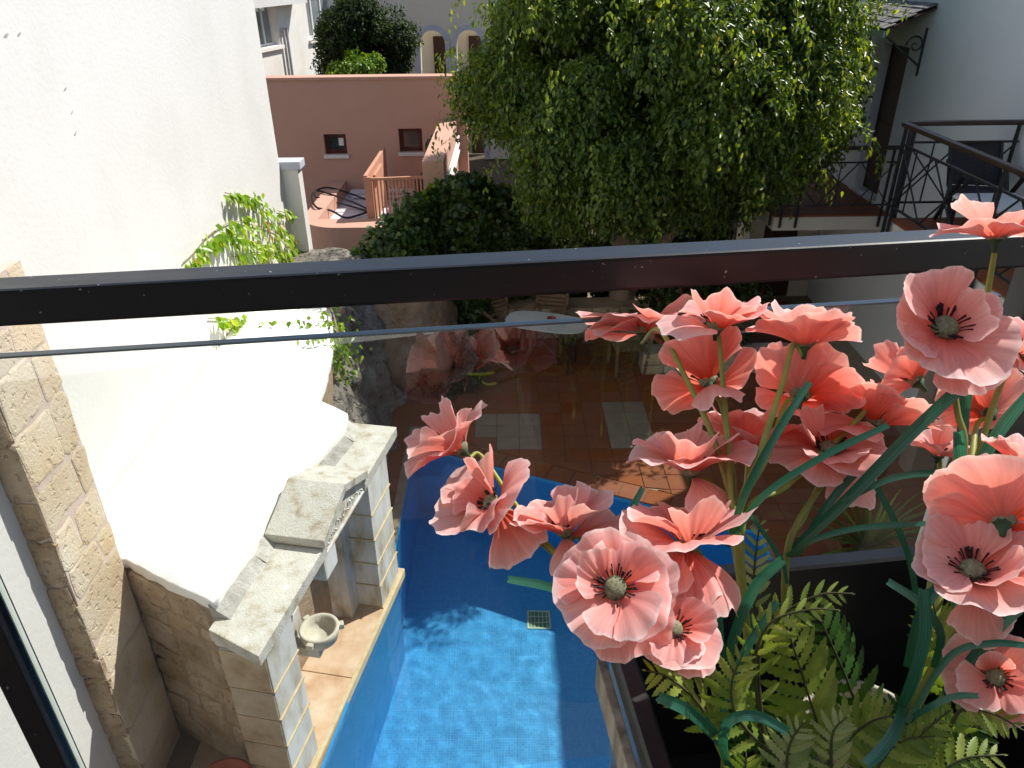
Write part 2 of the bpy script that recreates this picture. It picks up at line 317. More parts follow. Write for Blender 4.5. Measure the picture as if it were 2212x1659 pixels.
def blade_mat():
    m, N, L, B = nodes('strap_leaf'); out = N['Material Output']
    uv = N.new('ShaderNodeUVMap'); uv.uv_map = 'UVMap'
    n1 = tex(N, L, 'noise', 1, 4, .6, coord=uv.outputs['UV'], mapscale=(9, .8, 1)); r = ramp(N, [(.25, (.010, .055, .034)), (.5, (.022, .12, .078)), (.8, (.07, .25, .17))]); L.new(n1.outputs['Fac'], r.inputs['Fac'])
    sp = N.new('ShaderNodeSeparateXYZ'); L.new(uv.outputs['UV'], sp.inputs[0]); r2 = ramp(N, [(.0, (.9, .9, .55)), (.35, (1, 1, 1)), (1., (1.5, 1.35, 1.5))]); L.new(sp.outputs['Y'], r2.inputs['Fac'])
    vm0 = N.new('ShaderNodeVectorMath'); vm0.operation = 'MULTIPLY'; L.new(r.outputs['Color'], vm0.inputs[0]); L.new(r2.outputs['Color'], vm0.inputs[1])
    L.new(vm0.outputs[0], B.inputs['Base Color']); B.inputs['Roughness'].default_value = .32; B.inputs['Specular IOR Level'].default_value = .5
    t = N.new('ShaderNodeBsdfTranslucent'); vm = N.new('ShaderNodeVectorMath'); vm.operation = 'MULTIPLY'; vm.inputs[1].default_value = (1.2, 1.5, 1.0); L.new(vm0.outputs[0], vm.inputs[0]); L.new(vm.outputs[0], t.inputs['Color'])
    mx = N.new('ShaderNodeMixShader'); mx.inputs['Fac'].default_value = .3; L.new(B.outputs[0], mx.inputs[1]); L.new(t.outputs[0], mx.inputs[2]); L.new(mx.outputs[0], out.inputs['Surface']); return m
M['blade'] = blade_mat()
def fern_mat(name, a, b, c):
    m, N, L, B = nodes(name); out = N['Material Output']
    oi = N.new('ShaderNodeObjectInfo'); tc = N.new('ShaderNodeTexCoord')
    n1 = tex(N, L, 'noise', 60, 3, .6); ad = N.new('ShaderNodeMath'); ad.operation = 'MULTIPLY_ADD'; ad.inputs[1].default_value = .45; L.new(oi.outputs['Random'], ad.inputs[0]); mm = N.new('ShaderNodeMath'); mm.operation = 'MULTIPLY'; mm.inputs[1].default_value = .6; L.new(n1.outputs['Fac'], mm.inputs[0]); L.new(mm.outputs[0], ad.inputs[2])
    r = ramp(N, [(.15, a), (.5, b), (.85, c)]); L.new(ad.outputs[0], r.inputs['Fac']); L.new(r.outputs['Color'], B.inputs['Base Color']); B.inputs['Roughness'].default_value = .5
    t = N.new('ShaderNodeBsdfTranslucent'); vm = N.new('ShaderNodeVectorMath'); vm.operation = 'MULTIPLY'; vm.inputs[1].default_value = (1.5, 1.5, .7); L.new(r.outputs['Color'], vm.inputs[0]); L.new(vm.outputs[0], t.inputs['Color'])
    mx = N.new('ShaderNodeMixShader'); mx.inputs['Fac'].default_value = .4; L.new(B.outputs[0], mx.inputs[1]); L.new(t.outputs[0], mx.inputs[2]); L.new(mx.outputs[0], out.inputs['Surface']); return m
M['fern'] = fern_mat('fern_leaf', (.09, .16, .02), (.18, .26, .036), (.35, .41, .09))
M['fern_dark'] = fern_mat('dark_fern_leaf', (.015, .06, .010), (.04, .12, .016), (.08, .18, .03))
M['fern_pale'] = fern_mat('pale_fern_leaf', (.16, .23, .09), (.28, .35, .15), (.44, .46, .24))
M['fern_rib'] = plain('fern_rib', (.05, .055, .02), .6)

# ------------------------------------------------------------------ generic builders
def stone_piece(name, poly, origin, eu, ev, en, depth, mat, parent, inset=.012):
    """irregular block: outline poly in (u, v), face pushed out along en with a soft arris"""
    o, eu, ev, en = map(Vector, (origin, eu, ev, en)); n = len(poly)
    cu = sum(p[0] for p in poly) / n; cv = sum(p[1] for p in poly) / n
    P = lambda u, v, h: o + eu * u + ev * v + en * h
    vs = [P(u, v, -.03) for u, v in poly] + [P(u, v, depth * .6) for u, v in poly]
    for u, v in poly:
        du, dv = cu - u, cv - v; l = math.hypot(du, dv) or 1; k = min(inset / l, .4)
        vs.append(P(u + du * k, v + dv * k, depth * random.uniform(.85, 1.1)))
    vs.append(P(cu, cv, depth * random.uniform(1.0, 1.25)))
    fs = [(i, (i + 1) % n, n + (i + 1) % n, n + i) for i in range(n)] + [(n + i, n + (i + 1) % n, 2 * n + (i + 1) % n, 2 * n + i) for i in range(n)]
    fs += [(2 * n + i, 2 * n + (i + 1) % n, 3 * n) for i in range(n)]
    if eu.cross(ev).dot(en) < 0: fs = [f[::-1] for f in fs]
    return mk(name, vs, fs, mat, parent)
def stone_face(parent, origin, eu, ev, en, w, h, rowh, stw, mat, depth=.02, gap=.012, jit=.015, name='stone', slope=0):
    z = 0
    while z < h - .03:
        rh = min(random.uniform(*rowh), h - z)
        if h - z - rh < rowh[0] * .5: rh = h - z
        x = -random.uniform(0, stw[0] * .3); first = True
        while x < w - .02:
            sw = random.uniform(*stw); x0 = max(x, 0); x1 = min(x + sw, w)
            if w - x1 < stw[0] * .45: x1 = w
            if x1 - x0 > .05:
                g = gap / 2; a, b, c, d = x0 + g, x1 - g, z + g, z + rh - g
                J = lambda: random.uniform(-jit, jit)
                cx, cz = min(.03, (b - a) * .18), min(.03, (d - c) * .18)
                poly = [(a, c + cz), (a + cx, c), ((a + b) / 2, c + J() * .6), (b - cx, c), (b, c + cz), (b, d - cz), (b - cx, d), ((a + b) / 2, d + J() * .6), (a + cx, d), (a, d - cz)]
                poly = [(u + J() * .5, v + J() * .5) for u, v in poly]
                stone_piece(name, poly, origin, eu, ev, en, depth * random.uniform(.6, 1.3), mat, parent, inset=min(.02, sw * .12))
            x = x1 if x1 < w else w + 1
        z += rh

def foliage(name, pos, tipdir, nrm, length, width, colors, mat, parent=None, fold=.18, kind='stuff'):
    """diamond leaves with a folded midrib; arrays (n,3)"""
    n = len(pos); d = tipdir / (np.linalg.norm(tipdir, axis=1, keepdims=True) + 1e-9)
    side = np.cross(d, nrm); side /= (np.linalg.norm(side, axis=1, keepdims=True) + 1e-9); up = np.cross(side, d)
    L_ = length[:, None]; W_ = width[:, None] * .5
    v = np.empty((n, 6, 3))
    v[:, 0] = pos; v[:, 3] = pos + d * L_ - up * L_ * .10
    v[:, 1] = pos + d * L_ * .28 + side * W_ + up * W_ * fold; v[:, 2] = pos + d * L_ * .62 + side * W_ * .8 + up * W_ * fold
    v[:, 5] = pos + d * L_ * .28 - side * W_ + up * W_ * fold; v[:, 4] = pos + d * L_ * .62 - side * W_ * .8 + up * W_ * fold
    me = bpy.data.meshes.new(name); me.vertices.add(n * 6); me.vertices.foreach_set('co', v.reshape(-1).astype(np.float32))
    base = (np.arange(n) * 6)[:, None]
    idx = np.concatenate([base + np.array([0, 1, 2, 3]), base + np.array([0, 3, 4, 5])], axis=1).reshape(-1)
    me.loops.add(n * 8); me.loops.foreach_set('vertex_index', idx.astype(np.int32))
    me.polygons.add(n * 2); me.polygons.foreach_set('loop_start', np.arange(0, n * 8, 4, dtype=np.int32))
    me.update(calc_edges=True)
    a = me.color_attributes.new('col', 'FLOAT_COLOR', 'POINT'); c4 = np.ones((n, 6, 4), np.float32); c4[:, :, :3] = colors[:, None, :]
    a.data.foreach_set('color', c4.reshape(-1)); me.materials.append(mat); me.validate()
    o = link(bpy.data.objects.new(name, me))
    if parent: adopt(o, parent)
    if kind: o['kind'] = kind
    return o
def pick_colors(n, palette, var=.2):
    p = np.array([c for c, w in palette]); w = np.array([w for c, w in palette], float); w /= w.sum()
    c = p[RNG.choice(len(p), n, p=w)] * (1 + RNG.uniform(-var, var, (n, 1))); return np.clip(c, 0, 1)
def unit(n):
    v = RNG.normal(size=(n, 3)); return v / np.linalg.norm(v, axis=1, keepdims=True)
def sprigs(roots, outward, nl, spl, droop=.8, spread=.05):
    """leaves along short drooping twigs: returns pos, dir, nrm arrays"""
    m = len(roots); t = np.tile(np.linspace(.05, 1, nl), m); R = np.repeat(roots, nl, 0); O = np.repeat(outward, nl, 0); S = np.repeat(spl, nl)
    down = np.zeros_like(R); down[:, 2] = -1
    pos = R + O * (S * t * (1 - .45 * t))[:, None] + down * (S * t ** 2 * droop)[:, None] + RNG.normal(size=R.shape) * spread
    ax = O * (1 - .9 * t)[:, None] + down * (2 * droop * t)[:, None]
    d = ax * .5 + down * .35 + RNG.normal(size=R.shape) * .42
    nr = O * .7 + unit(len(R)) * .7 + np.array([0, 0, .75]); return pos, d, nr

# ================================================================== SETTING
POOL = [(-1.30, 8.46), (2.75, 6.655), (2.75, 1.6), (-1.98, 1.6), (-1.58, 3.7), (-1.225, 6.0), (-1.30, 6.02)]
def sheet_with_hole(name, outer, hole, z, mat):
    bm = bmesh.new(); es = []
    for loop in (outer, hole):
        vs = [bm.verts.new((x, y, z)) for x, y in loop]; es += [bm.edges.new((vs[i], vs[(i + 1) % len(vs)])) for i in range(len(vs))]
    bmesh.ops.triangle_fill(bm, use_beauty=True, use_dissolve=False, edges=es)
    bmesh.ops.recalc_face_normals(bm, faces=bm.faces)
    for f in bm.faces:
        if f.normal.z < 0: f.normal_flip()
    return tag(mkbm(name, bm, mat), kind='structure')
sheet_with_hole('ground', [(-150, -150), (150, -150), (150, 250), (-150, 250)], POOL, -.055, M['earth'])
patio = sheet_with_hole('patio_floor', [(-2.6, 1.0), (5.9, 1.0), (5.9, 14.0), (-2.6, 14.0)], POOL, -.012, M['grout'])

def inpoly(x, y, P):
    r = False; j = len(P) - 1
    for i in range(len(P)):
        if (P[i][1] > y) != (P[j][1] > y) and x < (P[j][0] - P[i][0]) * (y - P[i][1]) / (P[j][1] - P[i][1]) + P[i][0]: r = not r
        j = i
    return r
def far_edge(x): return 8.46 - (x + 1.30) * .4457
T = .30; gx0, gy0 = 1.29, 8.32
def tile_mesh(name, poly, mat):
    n = len(poly); b = .004; cx = sum(p[0] for p in poly) / n; cy = sum(p[1] for p in poly) / n
    vs = [(x, y, -.02) for x, y in poly] + [(x, y, -.003) for x, y in poly] + [(x + (cx - x) * .025, y + (cy - y) * .025, 0) for x, y in poly]
    fs = [tuple(range(2 * n, 3 * n))] + [(i, (i + 1) % n, n + (i + 1) % n, n + i) for i in range(n)] + [(n + i, n + (i + 1) % n, 2 * n + (i + 1) % n, 2 * n + i) for i in range(n)]
    me = bpy.data.meshes.new(name); me.from_pydata(vs, [], fs); me.materials.append(mat); return me
g = .004; sq = [(g - T / 2, g - T / 2), (T / 2 - g, g - T / 2), (T / 2 - g, T / 2 - g), (g - T / 2, T / 2 - g)]
TM, TP = tile_mesh('floor_tile', sq, M['terracotta']), tile_mesh('pale_tile', sq, M['paletile'])
cells = []
for i in range(-10, 13):
    for j in range(-8, 16):
        x, y = gx0 + (i + .5) * T, gy0 + (j + .5) * T
        if y > 13.4 or x > 5.3: continue
        lim = far_edge(x) + .30 + .5 * T * .45
        if x < -1.30 + .15 and y < 6.2 + .15: continue
        if x > -1.3 and x < 2.75 and y - T / 2 < far_edge(x + (-T / 2)) + .29: continue
        if x >= 2.75 and y < 3: continue
        if x <= -1.3 and x + T / 2 > -1.3: continue
        pale = (i in (0, 1) and 0 <= j <= 3) or (-6 <= i <= -4 and 0 <= j <= 2)
        cells.append((math.hypot(x, y), x, y, pale))
cells.sort(); far = MB()
for k, (dd, x, y, pale) in enumerate(cells):
    if k < 298: share('floor_tile', TP if pale else TM, Matrix.Translation((x, y, random.uniform(-.001, .001))), patio)
    else: far.box((x - T / 2 + g, y - T / 2 + g, -.02), (x + T / 2 - g, y + T / 2 - g, 0))
far.build('far_floor_tiles', M['terracotta'], patio, kind='stuff')
# triangular cut tiles and the coping course along the pool's far edge
ed = Vector((4.05, -1.805, 0)).normalized(); en_ = Vector((ed.y * -1, ed.x, 0))
for k in range(14):
    a0 = Vector((-1.30, 8.46, 0)) + ed * (k * .31 + .004); a1 = a0 + ed * .302
    poly = [a0 - en_ * .02, a1 - en_ * .02, a1 + en_ * .262, a0 + en_ * .262]
    me = tile_mesh('coping_tile', [(p.x, p.y) for p in poly], M['terracotta']); share('coping_tile', me, Matrix.Translation((0, 0, .004)), patio)
for i in range(-9, 5):
    x0 = gx0 + i * T + g; x1 = x0 + T - 2 * g
    y0 = lambda x: far_edge(x) + .305
    jt = math.ceil((y0(x0) + .12 - gy0) / T - .06); yt = gy0 + jt * T
    # fill from the coping up to the first full row
    ys = [c[2] - T / 2 for c in cells if abs(c[1] - (x0 + x1) / 2) < .02 and c[2] > 6.5]
    if not ys or x0 < -1.3: continue
    yt = min(ys) - g
    while yt - y0(x1) > .03:
        yb0, yb1 = max(y0(x0), yt - T + 2 * g), max(y0(x1), yt - T + 2 * g)
        if yt - yb0 < .01: poly = [(x1 - (yt - y0(x1)) / .4457 + .02, yt), (x1, y0(x1)), (x1, yt)]
        else: poly = [(x0, yb0), (x1, yb1), (x1, yt), (x0, yt)]
        poly[0] = (max(poly[0][0], x0), poly[0][1])
        share('cut_tile', tile_mesh('cut_tile', poly, M['terracotta']), Matrix.Identity(4), patio); yt -= T

# pool shell, waterline band and water
DEP = -1.85
def uvm(o, f):
    me = o.data; l = me.uv_layers.new(name='UVMap')
    for p in me.polygons:
        for li in p.loop_indices: l.data[li].uv = f(me.vertices[me.loops[li].vertex_index].co, p.normal)
    return o
n = len(POOL)
pv = [(x, y, -.006) for x, y in POOL] + [(x, y, DEP) for x, y in POOL]
pool = mk('swimming_pool', pv, [(i, n + i, n + (i + 1) % n, (i + 1) % n) for i in range(n)] + [tuple(range(n, 2 * n))], M['mosaic'])
bmx = bmesh.new(); bmx.from_mesh(pool.data); bmesh.ops.recalc_face_normals(bmx, faces=bmx.faces); bmesh.ops.reverse_faces(bmx, faces=bmx.faces)
bmx.faces.ensure_lookup_table()
if max(bmx.faces, key=lambda f: len(f.verts)).normal.z < 0: bmesh.ops.reverse_faces(bmx, faces=bmx.faces)
bmx.to_mesh(pool.data); bmx.free()
def puv(co, nr):
    if abs(nr.z) > .7: return (co.x, co.y)
    return (co.x * -nr.y + co.y * nr.x, co.z)
uvm(pool, puv); tag(pool, 'blue mosaic swimming pool below the balcony beside the marble fountain', 'pool', kind='structure')
def wave(x, y):
    p = Vector((x * 2.6, y * 2.6, 0)); a = noise.noise(p + Vector((3, 1, 0))) * .0024 + noise.noise(p * 2.3 + Vector((0, 7, 2))) * .0012
    return a + noise.noise(p * 5.1 + Vector((9, 2, 5))) * .0005
bm = bmesh.new(); vs_ = [bm.verts.new((x, y, -.075)) for x, y in POOL]; bm.faces.new(vs_[::-1])
for ax_, lo, hi in ((0, -2.0, 2.8), (1, 1.6, 8.5)):
    k = lo
    while k < hi:
        k += .04; co = [0, 0, 0]; co[ax_] = k; no = [0, 0, 0]; no[ax_] = 1
        bmesh.ops.bisect_plane(bm, geom=bm.verts[:] + bm.edges[:] + bm.faces[:], plane_co=co, plane_no=no)
for v in bm.verts: v.co.z = -.075 + wave(v.co.x, v.co.y)
for f in bm.faces:
    if f.normal.z < 0: f.normal_flip()
water = tag(mkbm('water', bm, M['water'], None, True), kind='structure')
water.cycles.is_caustics_caster = True; pool.cycles.is_caustics_receiver = True; sun_d.cycles.is_caustics_light = True
# pale square grille on the pool floor
def through_water(u, v, z):
    p = atz(u, v, -.075); d = ray(u, v).normalized(); eta = 1 / 1.333; c1 = -d.z; c2 = math.sqrt(1 - eta * eta * (1 - c1 * c1)); r = d * eta + UZ * (eta * c1 - c2); return p + r * ((z - p.z) / r.z)
DRN = through_water(1164, 1341, DEP)
gr = thing('pool_drain_grille', (DRN.x, DRN.y, DEP), 'square pale plastic drain grille on the blue pool bottom', 'grille')
b = MB(); x0, y0, s = DRN.x - .14, DRN.y - .13, .28
M['grille'] = plain('grille_plastic', (.62, .76, .52), .5); M['grille_hole'] = plain('grille_hole', (.20, .27, .14), .7)
for a, c in (((x0, y0), (x0 + s, y0 + .022)), ((x0, y0 + s - .022), (x0 + s, y0 + s)), ((x0, y0), (x0 + .022, y0 + s)), ((x0 + s - .022, y0), (x0 + s, y0 + s))):
    b.box((*a, DEP + .002), (*c, DEP + .014 + random.uniform(0, .001)))
b.build('frame', M['grille'], gr)
MB().box((x0 + .01, y0 + .01, DEP + .001), (x0 + s - .01, y0 + s - .01, DEP + .005)).build('backing', M['grille_hole'], gr)
for k in range(1, 6): MB().box((x0 + k * s / 6 - .005, y0 + .02, DEP + .004), (x0 + k * s / 6 + .005, y0 + s - .02, DEP + .011)).build('slat', M['grille'], gr)
for k in range(1, 3): MB().box((x0 + .02, y0 + k * s / 3 - .005, DEP + .004), (x0 + s - .02, y0 + k * s / 3 + .005, DEP + .010)).build('crossbar', M['grille'], gr)

for o_ in gr.children: o_.cycles.is_caustics_receiver = True
# ------------------------------------------------------------------ long white wall on the left, stone pier, near plaster wall
w1 = thing('white_building', (-3.43, 7.6, 0), 'tall white plastered house wall with peeling paint flakes and green vine', 'building')
MB().box((-3.7, 4.0, -.05), (-3.28, 11.06, 8.2)).build('wall', M['white_wall'], w1, bevel=.012)
for (u, v, s, a) in ((140, 192, .05, .2), (155, 241, .045, .6), (163, 286, .06, .5), (12, 77, .06, .1), (40, 74, .05, .2)):
    p = atx(u, v, -3.28); w_ = s * .5; c, d_ = math.cos(a), math.sin(a)
    pts = []
    for (i, j, h) in ((-1, -.3, .002), (0, -.45, .004), (1, -.2, .002), (.9, .35, .022), (0, .5, .030), (-.9, .3, .018)):
        pts.append((p.x + h * .45, p.y + (i * c - j * d_) * w_, p.z + (i * d_ + j * c) * w_))
    mk('paint_flake', pts, [(0, 1, 4, 5), (1, 2, 3, 4)], M['white_wall'], w1)
near = thing('near_plaster_wall', (-3.1, 1.2, 0), 'smooth off-white plaster wall beside the rough stone pier', 'wall')
MB().box((-3.25, -6, -.05), (-2.97, 3.72, 8.2)).build('plaster', M['white_wall'], near)
pier = thing('stone_pier', (-3.05, 3.9, 0), 'tall pier of pitted honey limestone blocks with pink mortar joints', 'pier')
MB().box((-3.38, 3.63, -.05), (-2.815, 4.19, 4.12)).build('mortar_core', M['mortar'], pier)
random.seed(11)
stone_face(pier, (-2.818, 3.622, 0), (0, 1, 0), (0, 0, 1), (1, 0, 0), .575, 4.12, (.22, .42), (.30, .62), M['quoin'], .009, .02, .035)
stone_face(pier, (-2.985, 3.63, 0), (1, 0, 0), (0, 0, 1), (0, -1, 0), .172, 4.12, (.18, .42), (.3, .5), M['rubble'], .02, .010, .03)

# ------------------------------------------------------------------ lime-washed garden wall behind the fountain
random.seed(5)
cw = thing('garden_wall', (-2.6, 6.0, 0), 'thick rubble garden wall with brilliant white lime washed top', 'wall')
CAPZ = 1.85
edge_px = [(462, 1301), (500, 1240), (545, 1182), (574, 1122), (590, 1096), (640, 1032), (690, 985), (742, 926), (751, 893), (690, 862)]
edge_w = [atz(u, v, CAPZ) for u, v in edge_px]
outline = [(-3.275, 9.3), (-3.275, 4.24), (-2.80, 4.215), (-2.42, 3.99)] + [(p.x, p.y) for p in edge_w] + [(-1.93, 7.1), (-2.0, 7.75), (-2.2, 8.6), (-2.6, 9.3)]
core = [(x - (.035 if x > -2.9 else 0), y + (.03 if y < 4.6 else 0)) for x, y in outline]
MB().prism(core[::-1] if False else core, -.05, CAPZ - .1).build('core', M['rubble_mortar'], cw)
bm = bmesh.new(); m_ = len(outline)
dense = []
for i in range(m_):
    a, b2 = Vector(outline[i]), Vector(outline[(i + 1) % m_]); k = max(1, int((b2 - a).length / .07))
    dense += [a.lerp(b2, q / k) for q in range(k)]
cen = Vector((-2.5, 5.8)); rings = []
for (sc, z, nz) in ((.996, -.09, .012), (1.0, -.05, .010), (1.0, -.012, .010), (.994, .0, .006), (.9, .004, .004), (.6, .006, .004), (.3, .006, .004)):
    rg = []
    for p in dense:
        jx = noise.noise((p.x * 9, p.y * 9, z * 20)) * nz; e = 1 if p.x > -3.2 else 0
        q = cen + (p - cen) * (sc if e else 1 - (1 - sc) * .9) + Vector((jx * e, jx * e)); rg.append(bm.verts.new((max(q.x, -3.276), q.y, CAPZ + z + noise.noise((p.x * 3, p.y * 3, 2)) * .008 * (z > -.05))))
    rings.append(rg)
for r0, r1 in zip(rings, rings[1:]):
    for i in range(len(dense)): bm.faces.new((r0[i], r0[(i + 1) % len(dense)], r1[(i + 1) % len(dense)], r1[i]))
bm.faces.new(rings[-1]); bmesh.ops.recalc_face_normals(bm, faces=bm.faces)
mkbm('cap', bm, M['cap'], cw, smooth=True)
e0, e1 = Vector((-2.83, 4.235, 0)), Vector((-2.075, 3.84, 0)); ee = (e1 - e0).normalized()
stone_face(cw, e0 + Vector((0, 0, .0)), ee, (0, 0, 1), (ee.y, -ee.x, 0), (e1 - e0).length, 1.74, (.10, .28), (.18, .50), M['rubble'], .022, .02, .045)
# grey rubble showing between the white top and the fountain coping
for p, q_ in zip(edge_w[:8], edge_w[1:9]):
    a = Vector((p.x, p.y, 1.835)); b2 = Vector((q_.x, q_.y, 1.835)); e = (b2 - a); L_ = e.length; e.normalize(); outv = Vector((e.y, -e.x, 0)); dn = (outv * .13 - UZ * .17); hgt = dn.length; dn.normalize(); nn = e.cross(-dn).normalized()
    lo = a + dn * hgt
    MB().add([a - outv * .05 - UZ * .02, b2 - outv * .05 - UZ * .02, b2 + dn * hgt, a + dn * hgt, a - UZ * .5, b2 - UZ * .5, b2 + dn * hgt - UZ * .3, a + dn * hgt - UZ * .3], [(3, 2, 1, 0), (7, 6, 2, 3), (0, 4, 7, 3), (1, 2, 6, 5)]).build('rubble_fill', M['greystone'], cw)

# ------------------------------------------------------------------ marble wall fountain
FO = Vector((-1.65, 3.45, 0)); FD = Vector((.193, .981, 0)).normalized(); FN = Vector((FD.y, -FD.x, 0)); UZ = Vector((0, 0, 1))
def fl(a, b, z): return FO + FD * a + FN * b + UZ * z
fo = thing('wall_fountain', fl(1.4, -.25, 0), 'carved grey marble wall fountain niche with pediment and lichened coping', 'fountain')
def fbox(name, a0, a1, b0, b1, z0, z1, mat, bev=.006, par=None):
    return MB().obox(fl(a0, b0, z0), FD * (a1 - a0), FN * (b1 - b0), UZ * (z1 - z0)).build(name, mat, par or fo, bevel=bev)
cpv = [fl(0, 0, 1.60), fl(1.10, 0, 1.60), fl(1.10, -.44, 1.60), fl(.15, -.44, 1.60)]
MB().add(cpv + [p + UZ * .10 for p in cpv], [(0, 1, 2, 3), (7, 6, 5, 4), (1, 0, 4, 5), (2, 1, 5, 6), (3, 2, 6, 7), (0, 3, 7, 4)]).build('coping_slab', M['coping'], fo, bevel=.008)
fbox('coping_slab', 1.93, 2.80, -.44, 0, 1.60, 1.702, M['coping'], .008)
fbox('cornice', .16, 2.75, -.42, -.035, 1.535, 1.598, M['marble'], .01)
fbox('cornice_fillet', .14, 2.78, -.41, -.012, 1.575, 1.597, M['marble'], .004)
# pediment: two sloping slabs with a carved tympanum under them
ped = MB()
for (a0, z0, a1, z1) in ((1.03, 1.715, 1.50, 1.90), (1.50, 1.90, 1.97, 1.712)):
    sl = FD * (a1 - a0) + UZ * (z1 - z0)
    MB().obox(fl(a0, -.46, z0), sl, FN * .485, UZ * .075).build('pediment_slab', M['coping'], fo, bevel=.006)
tv = [fl(1.06, -.03, 1.60), fl(1.94, -.03, 1.60), fl(1.94, -.03, 1.713), fl(1.50, -.03, 1.89), fl(1.06, -.03, 1.713)]
tv2 = [p - FN * .38 for p in tv]
mk('tympanum', tv + tv2, [(0, 1, 2, 3, 4), (9, 8, 7, 6, 5)] + [(i, 5 + i, 5 + (i + 1) % 5, (i + 1) % 5) for i in range(5)], M['marble'], fo)
random.seed(21)
for k in range(16):
    t = k / 15; a = 1.12 + .76 * t; z = 1.628 + (.13 - abs(t - .5) * .22) * random.uniform(.2, 1)
    c = fl(a, -.026, z); d = (FD * random.uniform(-1, 1) + UZ * random.uniform(.2, 1)).normalized(); l_ = random.uniform(.03, .06); sd = d.cross(FN)
    mk('carved_leaf', [c - d * l_ * .5, c + sd * l_ * .28 + FN * .012, c + d * l_ * .5, c - sd * l_ * .28 + FN * .012, c + FN * .026], [(0, 1, 4), (1, 2, 4), (2, 3, 4), (3, 0, 4)], M['coping'], fo)
# piers of ashlar with ochre joints
PH = [.02, .30, .58, .87, 1.16, 1.53]
for (a0, a1) in ((.15, .53), (2.10, 2.60)):
    for k in range(5):
        o = .004 if k % 2 else 0
        fbox('ashlar_block', a0 + o, a1 - o, -.40, -.055 - o, PH[k] + .012, PH[k + 1] - .003, M['marble'], .006)
        fbox('joint_strip', a0 - .004, a1 + .004, -.39, -.046, PH[k] - .002, PH[k] + .012, M['joint'], 0)
M['tan'] = surf('shaded_tan_limestone', [(.25, (.26, .18, .11)), (.45, (.44, .33, .22)), (.65, (.52, .42, .30)), (.85, (.58, .51, .41))], 5, .85, .4, 40, .012, .2, obj_var=.1)
for k in range(5): fbox('shaded_side_facing', .138, .1495, -.40 + random.uniform(0, .015), -.062, PH[k] + .014, PH[k + 1] - .004, M['tan'], .003)  # thin tan stone facings on the near side; shade partly painted into the tan
# niche: curved back and flanking jambs
N_ = 14; nv = []; cz = [.02, .3, .6, .9, 1.15, 1.30, 1.42, 1.50, 1.53]
for z in cz:
    sh = 1 if z < 1.15 else math.sqrt(max(0, 1 - ((z - 1.15) / .40) ** 2))
    for i in range(N_ + 1):
        th = math.pi * i / N_; a = 1.32 - .60 * math.cos(th) * sh; b_ = -.40 - .26 * math.sin(th) * sh if z < 1.5 else -.40
        nv.append(fl(a, b_, z))
mk('niche_apse', nv, [(r * (N_ + 1) + i, r * (N_ + 1) + i + 1, (r + 1) * (N_ + 1) + i + 1, (r + 1) * (N_ + 1) + i) for r in range(len(cz) - 1) for i in range(N_)], M['marble'], fo, smooth=True)
# flat marble around the arch
arch = [(.53, .02)] + [(1.32 - .60 * math.cos(math.pi * i / 16), 1.12 + .36 * math.sin(math.pi * i / 16)) for i in range(17)]
av = []; poly_l = [(.53, .02), (.72, .02)] + [(1.32 - .60 * math.cos(math.pi * i / 16), 1.12 + .36 * math.sin(math.pi * i / 16)) for i in range(17)] + [(1.92, .02), (2.10, .02), (2.10, 1.535), (.53, 1.535)]
front = [fl(a, -.30, z) for a, z in poly_l]; back = [fl(a, -.42, z) for a, z in poly_l]; q = len(poly_l)
mk('arch_panel', front + back, [tuple(range(q)), tuple(range(2 * q - 1, q - 1, -1))] + [(i, q + i, q + (i + 1) % q, (i + 1) % q) for i in range(q)], M['marble'], fo)
fbox('keystone', 1.20, 1.44, -.30, -.10, 1.20, 1.535, M['marble'], .02)
fbox('ledge_slab', -.1, 1.247, -.66, -.018, -.05, .018, M['ledge'], .006)
fbox('ledge_slab', 1.255, 2.68, -.66, -.018, -.05, .018, M['ledge'], .006)
fbox('ledge_curb', .3, 2.66, -.05, -.012, -.07, .02, M['joint'], .004)
fbox('back_wall', .62, 2.62, -.80, -.67, 0, 1.6, M['greystone'], 0)
fbox('spout_block', 1.12, 1.30, -.60, -.46, .42, .78, M['marble'], .01)
# round stone bowl with a lip and handles
bw = thing('stone_bowl', fl(1.15, -.22, .52), 'small round stone mortar bowl with lug handles on the fountain', 'bowl')
bc = fl(1.15, -.22, .55)
M['bowl'] = surf('mortar_stone', [(.3, (.48, .44, .34)), (.7, (.60, .57, .48))], 12, .85, .4, 90, .006)
MB().lathe(bc, [(.0, .0), (.10, .0), (.145, .05), (.162, .12), (.168, .165), (.155, .172), (.135, .165), (.125, .11), (.09, .07), (0, .06)], 28).build('bowl_body', M['bowl'], bw, smooth=True)
for th in (.3, 2.4, 4.5):
    d = Vector((math.cos(th), math.sin(th), 0)); MB().obox(bc + d * .15 - d.cross(UZ) * .03 + UZ * .11, d * .055, d.cross(UZ) * .06, UZ * .055).build('lug', M['bowl'], bw, bevel=.014)
MB().obox(fl(1.08, -.62, .42), FD * .14, FN * .40, UZ * .10).build('bracket', M['marble'], bw, bevel=.01)

_pp = atz(482, 1694, .32); fp = thing('terracotta_pot', (_pp.x, _pp.y, 0), 'round terracotta pot on the ground by the rubble wall corner', 'pot')
MB().lathe((_pp.x, _pp.y, -.012), [(0, 0), (.13, 0), (.19, .26), (.215, .27), (.22, .33), (.19, .335), (.175, .27), (0, .25)], 28).build('pot_body', M['red_clay'], fp, smooth=True)
